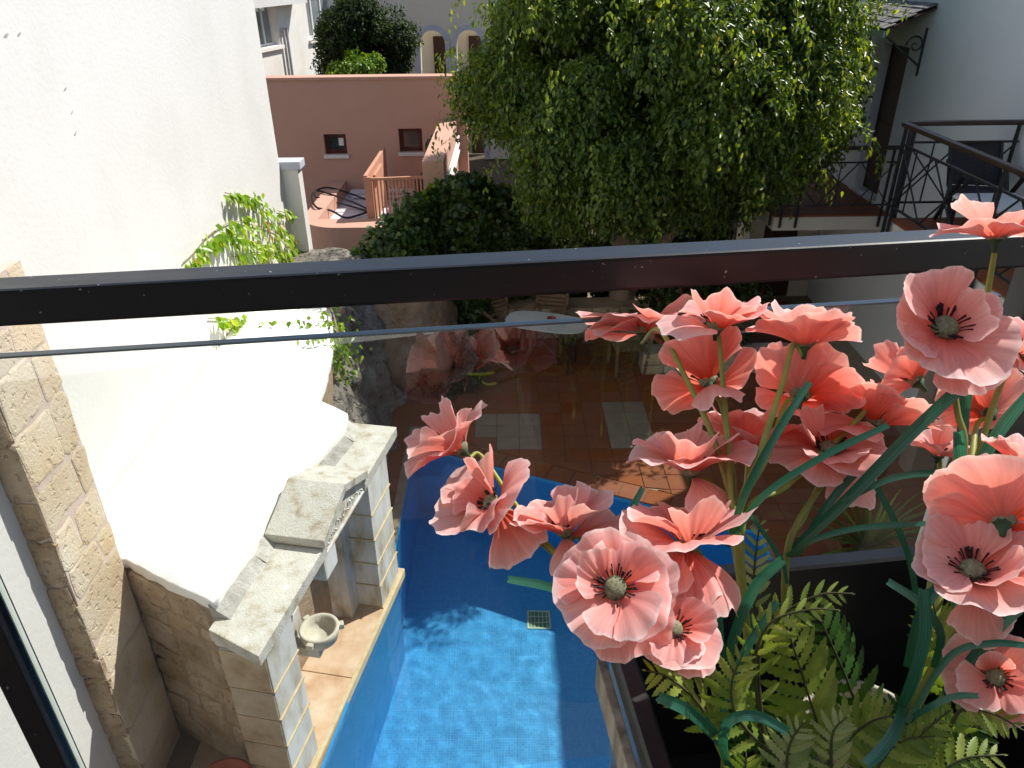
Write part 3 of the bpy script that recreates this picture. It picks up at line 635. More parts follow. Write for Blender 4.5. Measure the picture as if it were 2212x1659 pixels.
# ------------------------------------------------------------------ rough rock face at the patio's left side
def lumpy(name, P00, P10, P01, P11, nu, nv_, amp, freq, mat, out, parent=None, seed=0, smooth=True):
    P00, P10, P01, P11, out = map(Vector, (P00, P10, P01, P11, out)); vs = []
    for j in range(nv_ + 1):
        for i in range(nu + 1):
            s, t = i / nu, j / nv_; p = (P00 * (1 - s) + P10 * s) * (1 - t) + (P01 * (1 - s) + P11 * s) * t
            d = noise.fractal(p * freq + Vector((seed, seed, 0)), 1.0, 2.0, 5) * amp; vs.append(p + out * d)
    return mk(name, vs, [(j * (nu + 1) + i, j * (nu + 1) + i + 1, (j + 1) * (nu + 1) + i + 1, (j + 1) * (nu + 1) + i) for j in range(nv_) for i in range(nu)], mat, parent, smooth)
rk = thing('rock_face', (-2.1, 8.5, 0), 'rough grey natural rock face rising beside the patio floor', 'rock')
lumpy('rock', (-1.75, 6.4, -.05), (-1.55, 11.2, -.05), (-2.0, 6.4, 1.80), (-2.25, 11.2, 1.75), 60, 26, .28, 1.5, M['rock'], (1, -.2, 0), rk, 3)
lumpy('rock_top', (-2.0, 6.4, 1.79), (-2.25, 11.2, 1.74), (-3.3, 6.4, 1.8), (-3.3, 11.2, 1.8), 30, 12, .06, 1.5, M['rock'], (0, 0, 1), rk, 5)
r2 = thing('brown_boulder', (-1.6, 10.6, 0), 'brown weathered boulder on the shady bank beneath ivy', 'rock')
bm = bmesh.new(); bmesh.ops.create_icosphere(bm, subdivisions=4, radius=1)
for v in bm.verts:
    v.co *= 1 + .3 * noise.fractal(v.co * 1.6, 1, 2, 5); v.co = Vector((v.co.x * .75 - 1.45, v.co.y * .9 + 10.5, v.co.z * .95 + .55))
mkbm('boulder', bm, M['rock_brown'], r2, smooth=True)

# ------------------------------------------------------------------ pink house with roof terrace
random.seed(31)
pk = thing('pink_house', (-2.9, 16.2, 0), 'salmon pink rendered house with two small dark windows and terrace', 'building')
PY = 16.0
wa = [aty(698, 290, PY), aty(751, 333, PY), aty(860, 278, PY), aty(914, 328, PY)]
xs = [-6.5, wa[0].x, wa[1].x, wa[2].x, wa[3].x, -.85]; zt = 3.57
wall = MB()
wall.box((xs[0], PY, 0), (xs[1], PY + .3, zt)); wall.box((xs[2], PY, 0), (xs[3], PY + .3, zt)); wall.box((xs[4], PY, 0), (xs[5], PY + .3, zt))
for (a, b2, z0, z1) in ((xs[1], xs[2], wa[1].z, wa[0].z), (xs[3], xs[4], wa[3].z, wa[2].z)):
    wall.box((a, PY, 0), (b2, PY + .3, z0)); wall.box((a, PY, z1), (b2, PY + .3, zt))
wall.build('wall', M['pink'], pk)
MB().box((-6.6, PY - .03, zt + .002), (-.82, PY + .34, zt + .06)).build('parapet_coping', M['pink'], pk, bevel=.015)
for (a, b2, z0, z1, sheet) in ((xs[1], xs[2], wa[1].z, wa[0].z, 1), (xs[3], xs[4], wa[3].z, wa[2].z, 0)):
    fr = MB(); t = .075; y0, y1 = PY + .10, PY + .16
    fr.box((a + .002, y0, z0), (a + t, y1, z1)); fr.box((b2 - t, y0, z0), (b2 - .002, y1, z1)); fr.box((a + t, y0, z0 + .002), (b2 - t, y1, z0 + t)); fr.box((a + t, y0, z1 - t), (b2 - t, y1, z1 - .002))
    w_ = fr.build('window', M['window_wood'], pk)
    MB().box((a + t, y0 + .03, z0 + t), (b2 - t, y0 + .04, z1 - t)).build('pane', M['pane'], w_)
    if sheet: MB().box((a + .27, y0 + .018, z0 + .15), (a + .40, y0 + .026, z0 + .30)).build('paper_notice', M['white_paint'], w_)
    MB().box((a - .03, PY - .05, z0 - .075), (b2 + .03, PY + .09, z0 - .004)).build('sill', M['white_wall'], pk, bevel=.006)
# roof terrace with rounded corner parapet
FZ, PZ = 1.33, 1.60
ox0, ix0, oy0, iy0 = -3.72, -3.42, 13.0, 13.3
def arc(cx, cy, r, a0, a1, n=10): return [(cx + r * math.cos(a0 + (a1 - a0) * i / n), cy + r * math.sin(a0 + (a1 - a0) * i / n)) for i in range(n + 1)]
outer = [(ox0, PY - .004)] + arc(ox0 + .75, oy0 + .55, .75, math.pi, 1.5 * math.pi) + [(-.6, oy0 - .2)]
outer = [(x, y - .2 * 0) for x, y in outer]
inner = [(ix0, PY - .004), (ix0, iy0 + .02), (-.6, iy0 + .02)]
par = MB(); poly = outer + inner[::-1]
k = len(poly); vs = [(x, y, -.05) for x, y in poly] + [(x, y, PZ) for x, y in poly]
bm = bmesh.new(); tv = [bm.verts.new(v) for v in vs]
for i in range(k): bm.faces.new((tv[i], tv[(i + 1) % k], tv[k + (i + 1) % k], tv[k + i]))
es = [bm.edges.get((tv[k + i], tv[k + (i + 1) % k])) for i in range(k)]; bmesh.ops.triangle_fill(bm, use_beauty=True, edges=es)
bmesh.ops.recalc_face_normals(bm, faces=bm.faces); mkbm('terrace_parapet', bm, M['pink'], pk)
MB().box((ix0 + .002, iy0 + .022, FZ - .1), (-.62, PY - .004, FZ)).build('terrace_floor', M['lavender'], pk)
MB().box((ix0 + .1, PY - .30, FZ + .002), (-1.4, PY - .006, FZ + .10)).build('pipe_ledge', M['lavender'], pk, bevel=.01)
for k in range(3): MB().tube([(ix0 + .2, PY - .36 - k * .05, FZ + .05), (-1.5, PY - .40 - k * .06, FZ + .05)], .018, 6).build('roof_pipe', M['white_paint'], pk)
MB().box((-1.40, 12.4, 0), (-1.05, PY - .004, 2.80)).build('side_parapet', M['pink'], pk, bevel=.01)
for k in range(3): MB().tube([(-1.02, 12.5, 2.5 - k * .14), (-1.02, 15.9, 2.5 - k * .14)], .022, 6).build('wall_pipe', M['white_paint'], pk)
# pink slatted fence, an L in plan, on the parapet
fe = thing('slatted_fence', (-2.35, 13.45, PZ), 'salmon pink wooden slatted fence on the roof terrace', 'fence')
p0, p1 = Vector((-2.42, 13.42, 1.34)), Vector((-1.35, 13.55, 1.34)); top = 2.27
d = (p1 - p0).normalized()
for k in range(17):
    c = p0 + (p1 - p0) * (k + .5) / 17; MB().bar(c, c + Vector((0, 0, top - 1.37)), .028, .02, up=(0, 1, 0)).build('slat', M['pink_wood'], fe)
for z in (1.42, top): MB().bar(p0 + UZ * (z - 1.34), p1 + UZ * (z - 1.34), .05, .045).build('rail', M['pink_wood'], fe)
for p in (p0 - d * .04,): MB().bar(p, p + UZ * (top - 1.30), .09, .07, up=(0, 1, 0)).build('post', M['pink_wood'], fe)
MB().box((-2.55, 13.40, 1.36), (-2.485, 15.7, 2.34)).build('side_panel', M['pink_wood'], fe, bevel=.008)
MB().box((-2.482, 14.0, 2.0), (-2.44, 14.9, 2.20)).build('ledger', M['pink_wood'], fe)
# black hose
hs = [atz(u, v, z) for u, v, z in ((795, 452, 1.40), (765, 438, 1.5), (715, 420, 1.62), (682, 412, 1.64), (674, 428, 1.64), (684, 448, 1.64), (715, 455, 1.5), (745, 470, 1.40), (770, 466, 1.38), (793, 458, 1.38))]
MB().tube(spline(hs, 8), .020, 8).build('x', M['black_rubber']).name = 'garden_hose'
tag(bpy.data.objects['garden_hose'], 'thick black hose coiled over the pink terrace parapet', 'hose')
hs = [atz(u, v, z) for u, v, z in ((794, 432, 1.42), (750, 416, 1.55), (708, 405, 1.635), (684, 412, 1.64), (682, 424, 1.64), (710, 432, 1.5), (760, 446, 1.38), (794, 456, 1.36))]
o = MB().tube(spline(hs, 8), .018, 8).build('garden_hose', M['black_rubber']); tag(o, 'thinner black hose looped inside the coil on the pink terrace', 'hose')
# black pump at the terrace's far corner
pm = thing('pool_pump', (-1.62, 14.2, FZ), 'black water pump unit standing on the pink roof terrace', 'pump')
MB().lathe((-1.62, 14.2, FZ), [(0, 0), (.16, 0), (.17, .28), (.12, .34), (.12, .52), (.15, .55), (.15, .72), (.10, .78), (0, .78)], 16).build('housing', M['black_rubber'], pm, smooth=True)
MB().tube([(-1.62, 14.2, 2.05), (-1.50, 14.4, 2.25), (-1.45, 14.8, 2.4), (-1.45, 15.2, 2.62)], .07, 10).build('elbow_pipe', M['black_rubber'], pm, smooth=True)
MB().lathe((-1.45, 14.9, 2.15), [(0, 0), (.13, 0), (.15, .1), (.15, .4), (.1, .5), (0, .5)], 14).build('filter_drum', M['black_rubber'], pm, smooth=True)
MB().box((-1.9, 14.05, FZ), (-1.78, 14.15, FZ + .42)).build('gauge_pipe', M['grey_pipe'], pm, bevel=.02)
# low white annex with blue-grey cap beside the long wall
an = thing('annex_wall', (-3.15, 11.4, 0), 'low white annex wall with blue-grey stone cap in shade', 'wall')
axr = aty(640, 352, 11.08).x; azt = aty(640, 350, 11.06).z; MB().box((-3.6, 11.10, -.05), (axr, 11.32, azt - .115)).build('wall', M['white_wall'], an)
MB().box((-3.65, 11.062, azt - .113), (axr + .05, 11.36, azt)).build('cap', M['bluegrey'], an, bevel=.01)

# ------------------------------------------------------------------ white house behind, with windows and eave
wh = thing('white_house', (-6.5, 22.2, 0), 'old white house with two sash windows and drainpipes beyond pink wall', 'building')
HN = Vector((.97, -.24, 0)).normalized(); HT = Vector((-HN.y, HN.x, 0)); HP = aty(680, 60, 22.0)      # wall plane, turned to the sun
def hpx(u, v, off=0): d = ray(u, v); return CC + d * ((HP + HN * off - CC).dot(HN) / d.dot(HN))
def hl(p): return ((p - HP).dot(HT), p.z)
def hbox(name, s0, s1, z0, z1, o0, o1, mat, par): o_ = Vector((HP.x, HP.y, 0)) + HT * s0 + HN * o0 + UZ * z0; return MB().obox(o_, HT * (s1 - s0), HN * (o1 - o0), UZ * (z1 - z0)).build(name, mat, par)
wins = []
for (u0, v0, u1, v1) in ((548, 108, 597, 38), (670, 86, 721, 6)):
    l0, l1 = hl(hpx(u0, v0)), hl(hpx(u1, v1)); wins.append((l0[0], l1[0], l0[1], max(l1[1], l0[1] + 1.2)))
sR = hl(hpx(808, 20))[0]; hw2 = MB(); cx = -14.0
def hadd(s0, s1, z0, z1): hw2.obox(Vector((HP.x, HP.y, 0)) + HT * s0 + UZ * z0, HT * (s1 - s0), HN * -.35, UZ * (z1 - z0))
for (s0, s1, z0, z1) in wins: hadd(cx, s0, 0, 9); hadd(s0, s1, 0, z0); hadd(s0, s1, z1, 9); cx = s1
hadd(cx, sR, 0, 9); hw2.build('wall', M['old_white'], wh)
for (s0, s1, z0, z1) in wins:
    t = .06; w_ = hbox('window', s0 + .002, s0 + t, z0, z1, -.20, -.14, M['white_paint'], wh)
    hbox('jamb', s1 - t, s1 - .002, z0, z1, -.20, -.14, M['white_paint'], w_); hbox('head', s0 + t, s1 - t, z1 - t, z1, -.20, -.142, M['white_paint'], w_); hbox('bottom_rail', s0 + t, s1 - t, z0, z0 + t, -.20, -.142, M['white_paint'], w_)
    for k in (1, 2): x = s0 + (s1 - s0) * k / 3; hbox('mullion', x - .03, x + .03, z0 + t, z1 - t, -.195, -.145, M['white_paint'], w_)
    hbox('pane', s0 + t, s1 - t, z0 + t, z1 - t, -.185, -.175, M['pane_pale'], w_)
    hbox('sill', s0 - .08, s1 + .08, z0 - .08, z0 - .003, -.12, .07, M['old_white'], wh)
ez = hpx(560, 17, .4).z
hbox('eave_slab', -14, hl(hpx(664, 4, .4))[0], ez, ez + .2, .003, .40, M['white_wall'], wh)
for u in (606, 613):
    p = hpx(u, 60); MB().tube([Vector((p.x, p.y, .5)) + HN * .06, Vector((p.x, p.y, p.z)) + HN * .06], .035, 8).build('drainpipe', M['grey_pipe'], wh)
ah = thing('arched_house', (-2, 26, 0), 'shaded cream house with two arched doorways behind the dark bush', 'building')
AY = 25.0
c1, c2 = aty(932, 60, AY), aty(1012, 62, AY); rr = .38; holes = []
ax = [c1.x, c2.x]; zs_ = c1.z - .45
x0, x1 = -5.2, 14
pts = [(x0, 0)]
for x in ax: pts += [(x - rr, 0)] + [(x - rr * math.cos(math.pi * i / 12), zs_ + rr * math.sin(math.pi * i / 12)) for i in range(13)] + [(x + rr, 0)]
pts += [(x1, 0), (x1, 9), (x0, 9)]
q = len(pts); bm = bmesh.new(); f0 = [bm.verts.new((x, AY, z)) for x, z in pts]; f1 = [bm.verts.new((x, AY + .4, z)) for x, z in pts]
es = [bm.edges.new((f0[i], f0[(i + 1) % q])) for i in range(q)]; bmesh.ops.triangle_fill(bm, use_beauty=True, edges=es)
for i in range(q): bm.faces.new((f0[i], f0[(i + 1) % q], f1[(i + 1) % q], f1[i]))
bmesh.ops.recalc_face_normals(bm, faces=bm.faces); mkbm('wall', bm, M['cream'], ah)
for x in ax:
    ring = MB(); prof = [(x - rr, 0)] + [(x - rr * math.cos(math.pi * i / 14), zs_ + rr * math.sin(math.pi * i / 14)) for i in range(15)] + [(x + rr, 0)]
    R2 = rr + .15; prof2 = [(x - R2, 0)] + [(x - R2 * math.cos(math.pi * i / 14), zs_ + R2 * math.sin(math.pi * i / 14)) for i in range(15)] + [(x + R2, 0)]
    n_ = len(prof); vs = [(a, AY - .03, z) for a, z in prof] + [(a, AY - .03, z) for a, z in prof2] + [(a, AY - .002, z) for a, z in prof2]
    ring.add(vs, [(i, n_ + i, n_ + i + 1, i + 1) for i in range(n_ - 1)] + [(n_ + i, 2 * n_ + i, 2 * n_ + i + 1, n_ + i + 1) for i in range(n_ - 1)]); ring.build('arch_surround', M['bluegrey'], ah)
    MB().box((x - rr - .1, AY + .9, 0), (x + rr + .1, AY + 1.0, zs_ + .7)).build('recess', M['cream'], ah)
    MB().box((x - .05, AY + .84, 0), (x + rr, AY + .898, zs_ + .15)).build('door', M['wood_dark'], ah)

# ------------------------------------------------------------------ right-hand white building
RX = 5.6
rb = thing('right_building', (5.9, 10, 0), 'white plastered house in shade with dark door and shingled canopy', 'building')
dz0, dz1 = 2.33, 4.47; dy0, dy1 = 11.55, 12.40
wz = (3.0, 4.15); wy = (12.9, 13.7)
b_ = MB()
b_.box((RX, 9.80, -.05), (RX + .4, dy0, 5.16)); b_.box((RX, dy0, -.05), (RX + .4, dy1, dz0 - .02)); b_.box((RX, dy0, dz1), (RX + .4, dy1, 5.16)); b_.box((RX, dy1, -.05), (RX + .4, wy[0], 5.16))
b_.box((RX, wy[0], -.05), (RX + .4, wy[1], wz[0])); b_.box((RX, wy[0], wz[1]), (RX + .4, wy[1], 5.16)); b_.box((RX, wy[1], -.05), (RX + .4, 22, 5.16))
b_.build('wall', M['cool_wall'], rb)
MB().box((RX - .012, 1.2, -.05), (RX + .4, 9.79, 6.3)).build('taller_wall', M['cool_wall'], rb)
dr = MB().box((RX + .14, dy0 + .002, dz0), (RX + .19, dy1 - .002, dz1 - .002)).build('door', M['wood_dark'], rb)
for k in range(4): MB().box((RX + .126, dy0 + .1, dz0 + .12 + k * .52), (RX + .138, dy1 - .1, dz0 + .52 + k * .52)).build('door_panel', M['wood_dark'], dr)
MB().box((RX - .05, dy0 - .1, dz0 - .06), (RX + .2, dy1 + .1, dz0 - .012)).build('threshold', M['marble'], rb, bevel=.008)
w_ = MB().box((RX + .10, wy[0] + .002, wz[0] + .002), (RX + .16, wy[1] - .002, wz[1] - .002)).build('window', M['wood_dark'], rb)
for k in range(12): MB().box((RX + .07, wy[0] + .05, wz[0] + .06 + k * .088), (RX + .098, wy[1] - .05, wz[0] + .12 + k * .088)).build('louvre', M['wood_dark'], w_)
MB().box((RX - .07, wy[0] - .08, wz[0] - .07), (RX + .09, wy[1] + .08, wz[0] - .003)).build('sill', M['marble'], rb)
# canopy: ridge on wall, sloping out, shingles and scroll brackets
cy0, cy1, cz0, cz1, cout = 11.05, 13.0, 4.70, 4.98, .62
cn = thing('door_canopy', (RX - .3, 12.0, cz0), 'small grey shingled canopy on iron scroll brackets above the door', 'canopy')
MB().obox((RX - cout, cy0, cz0), (cout - .003, 0, cz1 - cz0), (0, cy1 - cy0, 0), (0, 0, .03)).build('deck', M['wood_dark'], cn)
MB().box((RX - cout - .02, cy0 - .02, cz0 - .06), (RX - cout - .002, cy1 + .02, cz0 + .03)).build('fascia', M['bluegrey'], cn)
random.seed(3)
for r in range(5):
    for c in range(14):
        y = cy0 + (c + (r % 2) * .5) * .139; t0, t1 = r / 5, (r + 1.25) / 5
        if y > cy1 - .05: continue
        A = Vector((RX - cout - .02 + cout * t0, y, cz0 + (cz1 - cz0) * t0 + .045 + random.uniform(0, .012))); 
        MB().obox(A, Vector((cout * .24, 0, (cz1 - cz0) * .24 - .012)), (0, .128, 0), (0, 0, .014)).build('shingle', M['shingle'], cn)
for y in (cy0 + .12, cy1 - .12):
    br = MB().bar((RX - .012, y, cz0 - .55), (RX - .012, y, cz0 + .05), .025).build('bracket', M['iron'], cn)
    MB().bar((RX - .02, y, cz0 - .42), (RX - cout + .08, y, cz0 - .045), .022).build('strut', M['iron'], br)
    sp = [(RX - .12 - .13 * (1 - k / 22) * math.cos(k * .42), y, cz0 - .16 + .13 * (1 - k / 22) * math.sin(k * .42)) for k in range(22)]
    MB().tube(sp, .011, 5).build('scroll', M['iron'], br)
# lantern
ln = thing('wall_lantern', (RX - .22, 12.72, 4.05), 'black iron wall lantern with tapering glass panes beside the door', 'lantern')
lc = Vector((RX - .24, 12.72, 4.0))
fr = MB()
for sx, sy in ((-1, -1), (1, -1), (1, 1), (-1, 1)): fr.bar(lc + Vector((sx * .06, sy * .06, 0)), lc + Vector((sx * .11, sy * .11, .36)), .016)
for z, r in ((0, .07), (.36, .12)):
    for a, b2 in (((-r, -r), (r, -r)), ((r, -r), (r, r)), ((r, r), (-r, r)), ((-r, r), (-r, -r))): fr.bar(lc + Vector((*a, z)), lc + Vector((*b2, z)), .018)
fr.build('frame', M['iron'], ln)
MB().add([lc + Vector((-.13, -.13, .37)), lc + Vector((.13, -.13, .37)), lc + Vector((.13, .13, .37)), lc + Vector((-.13, .13, .37)), lc + Vector((0, 0, .5))], [(0, 1, 4), (1, 2, 4), (2, 3, 4), (3, 0, 4), (3, 2, 1, 0)]).build('roof', M['iron'], ln)
MB().tube(spline([lc + Vector((0, 0, .5)), lc + Vector((0, 0, .72)), lc + Vector((.12, 0, .8)), lc + Vector((.235, 0, .7))], 6), .012, 6).build('arm', M['iron'], ln)
MB().lathe(lc + Vector((0, 0, .06)), [(0, 0), (.02, 0), (.03, .1), (0, .16)], 8).build('bulb', M['white_paint'], ln)
# terrace by the door
t1 = thing('door_terrace', (4.75, 12.5, 0), 'raised terrace of red tiles with cream edge in front of door', 'terrace')
MB().box((3.88, 10.98, 2.05), (RX - .014, 14.3, 2.245)).build('slab', M['cream'], t1)
MB().box((3.90, 11.0, 2.247), (RX - .014, 14.3, 2.27)).build('tile_paving', M['terracotta'], t1)
MB().box((4.35, 13.4, -.05), (RX - .016, 14.2, 2.048)).build('support_wall', M['cream'], t1)
MB().box((4.6, 13.385, .0), (5.2, 13.398, 1.95)).build('cellar_door', M['wood_dark'], t1)
M['brown_wall'] = surf('brown_render', [(.3, (.20, .15, .11)), (.7, (.27, .21, .16))], 2, .9, .3, 30, .01)
# higher terrace
t2 = thing('upper_terrace', (4.9, 6.6, 0), 'cream sided upper terrace with red tile floor and seating', 'terrace')
MB().box((4.30, 2.5, 2.72), (RX - .014, 8.5, 2.965)).build('slab', M['cream'], t2)
MB().box((4.32, 2.5, 2.967), (RX - .014, 8.48, 2.99)).build('tile_paving', M['terracotta'], t2)
MB().box((5.2, 2.5, -.05), (RX - .016, 8.2, 2.718)).build('support_wall', M['brown_wall'], t2)
for y in (7.6, 4.6): MB().box((4.85, y, -.05), (5.12, y + .3, 2.718)).build('pillar', M['brown_wall'], t2)
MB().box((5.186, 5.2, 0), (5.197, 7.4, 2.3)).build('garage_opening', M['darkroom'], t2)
def iron_railing(par, p, q, z0, zt, posts, npan, outset=None):
    p, q = Vector(p), Vector(q); d = (q - p); L_ = d.length; d.normalize(); P = lambda s, z: Vector((p.x + d.x * s, p.y + d.y * s, z))
    MB().bar(P(-.03, zt), P(L_ + .03, zt), .075, .05).build('handrail', M['wood_rail'], par, bevel=.012)
    zu, zl = zt - .20, z0 + .16
    MB().bar(P(0, zu), P(L_, zu), .022).build('upper_bar', M['iron'], par); MB().bar(P(0, zl), P(L_, zl), .022).build('lower_bar', M['iron'], par)
    for s in posts: MB().bar(P(s, z0 - .17), P(s, zt - .02), .03).build('post', M['iron'], par)
    w = L_ / npan
    for k in range(npan):
        a = k * w
        MB().bar(P(a + .01, zl), P(a + w - .01, zu), .014).build('diagonal_bar', M['iron'], par); MB().bar(P(a + .01, zu), P(a + w - .01, zl), .0135).build('diagonal_bar', M['iron'], par)
        MB().bar(P(a + w / 2, zl), P(a + w / 2, zu), .013).build('upright_bar', M['iron'], par)
r1 = thing('iron_railing', (4.7, 11.0, 2.27), 'black iron railing with crossed bars around the door terrace', 'railing')
iron_railing(r1, (3.92, 10.955, 0), (5.50, 10.955, 0), 2.27, 3.24, [.05, .28, 1.5], 3)
r1b = thing('iron_railing', (3.86, 12.5, 2.27), 'black iron railing along the door terrace side under the ficus', 'railing')
iron_railing(r1b, (3.855, 11.02, 0), (3.855, 14.2, 0), 2.27, 3.24, [.05, 1.6, 3.1], 5)
r2_ = thing('iron_railing', (4.27, 6.6, 2.99), 'long black iron railing with wooden handrail on upper terrace side', 'railing')
iron_railing(r2_, (4.262, 8.50, 0), (4.262, 2.6, 0), 2.99, 4.01, [.03, .14, 1.9, 3.8, 5.8], 8)
r3 = thing('iron_railing', (4.9, 8.55, 2.99), 'short iron railing with wooden handrail at upper terrace end', 'railing')
iron_railing(r3, (4.34, 8.545, 0), (5.56, 8.545, 0), 2.99, 4.012, [.06, 1.18], 2)

def armchair(name, x, y, z, rot, label):
    c = thing(name, (x, y, z), label, 'chair', 'dark terrace armchairs'); Rm = Matrix.Translation((x, y, z)) @ Matrix.Rotation(rot, 4, 'Z')
    T_ = lambda *p: Rm @ Vector(p)
    for sx in (-.28, .28):
        MB().bar(T_(sx, -.30, 0), T_(sx, .22, .62), .035).build('leg', M['iron'], c); MB().bar(T_(sx, .26, 0), T_(sx, -.26, .60), .035).build('leg', M['iron'], c)
        MB().bar(T_(sx, -.32, .62), T_(sx, .30, .64), .05, .03).build('armrest', M['fabric_dark'], c)
        MB().bar(T_(sx * .92, .18, .40), T_(sx * .92, .46, .82), .03).build('back_frame', M['iron'], c)
    MB().obox(T_(-.26, -.25, .40), Rm.to_3x3() @ Vector((.52, 0, 0)), Rm.to_3x3() @ Vector((0, .46, -.03)), (0, 0, .03)).build('seat', M['fabric_dark'], c, bevel=.008)
    MB().obox(T_(-.26, .19, .42), Rm.to_3x3() @ Vector((.52, 0, 0)), Rm.to_3x3() @ Vector((0, .27, .40)), Rm.to_3x3() @ Vector((0, .03, -.016))).build('backrest', M['fabric_dark'], c, bevel=.008)
    return c
armchair('armchair', 5.02, 8.12, 2.99, -.2, 'dark sling folding armchair at the railing end of upper terrace')
armchair('armchair', 5.2, 6.65, 2.99, -1.9, 'dark sling folding armchair beside the white terrace table')
tb = thing('terrace_table', (4.9, 7.55, 2.99), 'low square white topped table between dark armchairs', 'table')
MB().box((4.58, 7.25, 3.40), (5.22, 7.85, 3.44)).build('table_top', M['table_white'], tb, bevel=.012)
for sx in (4.62, 5.18):
    for sy in (7.29, 7.81): MB().box((sx - .02, sy - .02, 2.992), (sx + .02, sy + .02, 3.398)).build('leg', M['iron'], tb)

# ------------------------------------------------------------------ patio furniture and planting under the tree
ot = thing('patio_table', (.53, 10.8, 0), 'long oval white topped table on crossed black iron legs', 'table')
ovc = [(atz(u, v, .75)) for u, v in ((1095, 683), (1268, 706))]
mid = (ovc[0] + ovc[1]) / 2; axd = (ovc[1] - ovc[0]); half = axd.length / 2; axd.normalize(); ayd = Vector((-axd.y, axd.x, 0)); hw = .33
ov = []
for i in range(32):
    th = 2 * math.pi * i / 32; c_, s_ = math.cos(th), math.sin(th); cx_ = math.copysign(abs(c_) ** .8, c_) * half; sy_ = math.copysign(abs(s_) ** .62, s_) * hw; p = mid + axd * cx_ + ayd * sy_; ov.append((p.x, p.y))
MB().prism(ov, .725, .75).build('table_top', M['table_white'], ot)
for sx in (-1, 1):
    e_ = mid + axd * (sx * .42); e_.z = 0
    for sy in (-1, 1): MB().tube([e_ + ayd * (sy * .24), e_ + ayd * (sy * .20) + UZ * .72], .013, 6).build('leg', M['iron'], ot)
    MB().tube(spline([e_ + ayd * -.22 + UZ * .05, e_ + UZ * .4, e_ + ayd * .21 + UZ * .70], 4), .009, 5).build('brace', M['iron'], ot)
for sy in (-1, 1):
    a = mid + axd * -.42 + ayd * (sy * .2); b2 = mid + axd * .42 + ayd * (sy * .2)
    MB().tube([Vector((a.x, a.y, .05)), Vector((mid.x + ayd.x * sy * .2, mid.y + ayd.y * sy * .2, .5)), Vector((b2.x, b2.y, .05))], .009, 5).build('brace', M['iron'], ot)
bd = thing('clay_dish', (mid.x + .08, mid.y + .02, .75), 'small red clay ashtray dish on the oval patio table', 'dish')
MB().lathe((mid.x + .08, mid.y + .02, .751), [(0, 0), (.055, 0), (.07, .05), (.06, .052), (.05, .015), (0, .012)], 18).build('dish', M['red_clay'], bd, smooth=True)
lw = thing('low_stone_wall', (1.2, 12.0, 0), 'low rough limestone planting wall behind the patio table', 'wall')
MB().box((-.9, 11.66, -.05), (3.9, 12.1, .55)).build('core', M['rubble_mortar'], lw)
random.seed(41); stone_face(lw, (-.9, 11.655, 0), (1, 0, 0), (0, 0, 1), (0, -1, 0), 4.8, .55, (.13, .22), (.18, .42), M['stone_low'], .03, .018, .02)
lw2 = thing('planting_bed_wall', (3.0, 9.6, 0), 'low pinkish stone edging wall of the shrub bed', 'wall')
MB().box((2.0, 10.35, -.05), (4.3, 10.7, .34)).build('core', M['mortar'], lw2)
stone_face(lw2, (2.0, 10.345, 0), (1, 0, 0), (0, 0, 1), (0, -1, 0), 2.3, .34, (.14, .2), (.2, .45), M['quoin'], .025, .014, .02)
# slatted wooden chairs
def slat_chair(x, y, rot, label, hgt=.95, wid=.5):
    c = thing('slatted_chair', (x, y, 0), label, 'chair', 'slatted wooden patio chairs'); Rm = Matrix.Translation((x, y, 0)) @ Matrix.Rotation(rot, 4, 'Z'); R3 = Rm.to_3x3(); T_ = lambda *p: Rm @ Vector(p)
    for sx in (-1, 1):
        MB().bar(T_(sx * wid / 2, .22, 0), T_(sx * wid / 2, .34, hgt), .045, .035).build('back_leg', M['wood_slat'], c); MB().bar(T_(sx * wid / 2, -.22, 0), T_(sx * wid / 2, -.22, .62), .045, .035).build('front_leg', M['wood_slat'], c)
        MB().bar(T_(sx * wid / 2, -.26, .635), T_(sx * wid / 2, .28, .635), .05, .025).build('armrest', M['wood_slat'], c)
    for k in range(6): MB().bar(T_(-wid / 2, -.2 + k * .08, .43), T_(wid / 2, -.2 + k * .08, .43), .062, .02).build('seat_slat', M['wood_slat'], c)
    for k in range(7):
        z = .5 + k * .07; yy = .22 + .12 * z / hgt; MB().bar(T_(-wid / 2 + .02, yy, z), T_(wid / 2 - .02, yy, z), .02, .055).build('back_slat', M['wood_slat'], c)
    return c
slat_chair(1.78, 10.55, -1.45, 'slatted wooden armchair at the end of the oval patio table near the stone bed')
slat_chair(-.15, 11.3, .5, 'slatted wooden armchair behind the oval patio table beside the boulder')
slat_chair(.6, 11.35, 2.9 - 3.14159, 'slatted wooden armchair tucked behind the middle of the oval table')

# ================================================================== VEGETATION
def crown_points(n, cen, rad, nclump, clump_r, zmin=None, front=None, seed=0, shell=.55, cut=None):
    rng = np.random.default_rng(seed); cen = np.array(cen); rad = np.array(rad)
    v = rng.normal(size=(nclump, 3)); v /= np.linalg.norm(v, axis=1, keepdims=True)
    cc = cen + v * rad * rng.uniform(shell, .92, (nclump, 1))
    k = rng.integers(0, nclump, n); d = rng.normal(size=(n, 3)); d /= np.linalg.norm(d, axis=1, keepdims=True)
    cr = rng.uniform(clump_r * .65, clump_r * 1.25, nclump)
    p = cc[k] + d * (cr[k] * rng.uniform(.35, 1, n) ** .5)[:, None] * np.array([1, 1, .85])
    outw = d * .8 + v[k] * .7; outw /= np.linalg.norm(outw, axis=1, keepdims=True)
    m = np.ones(n, bool)
    if zmin is not None: m &= p[:, 2] > zmin
    if cut is not None: m &= cut(p)
    return p[m], outw[m]
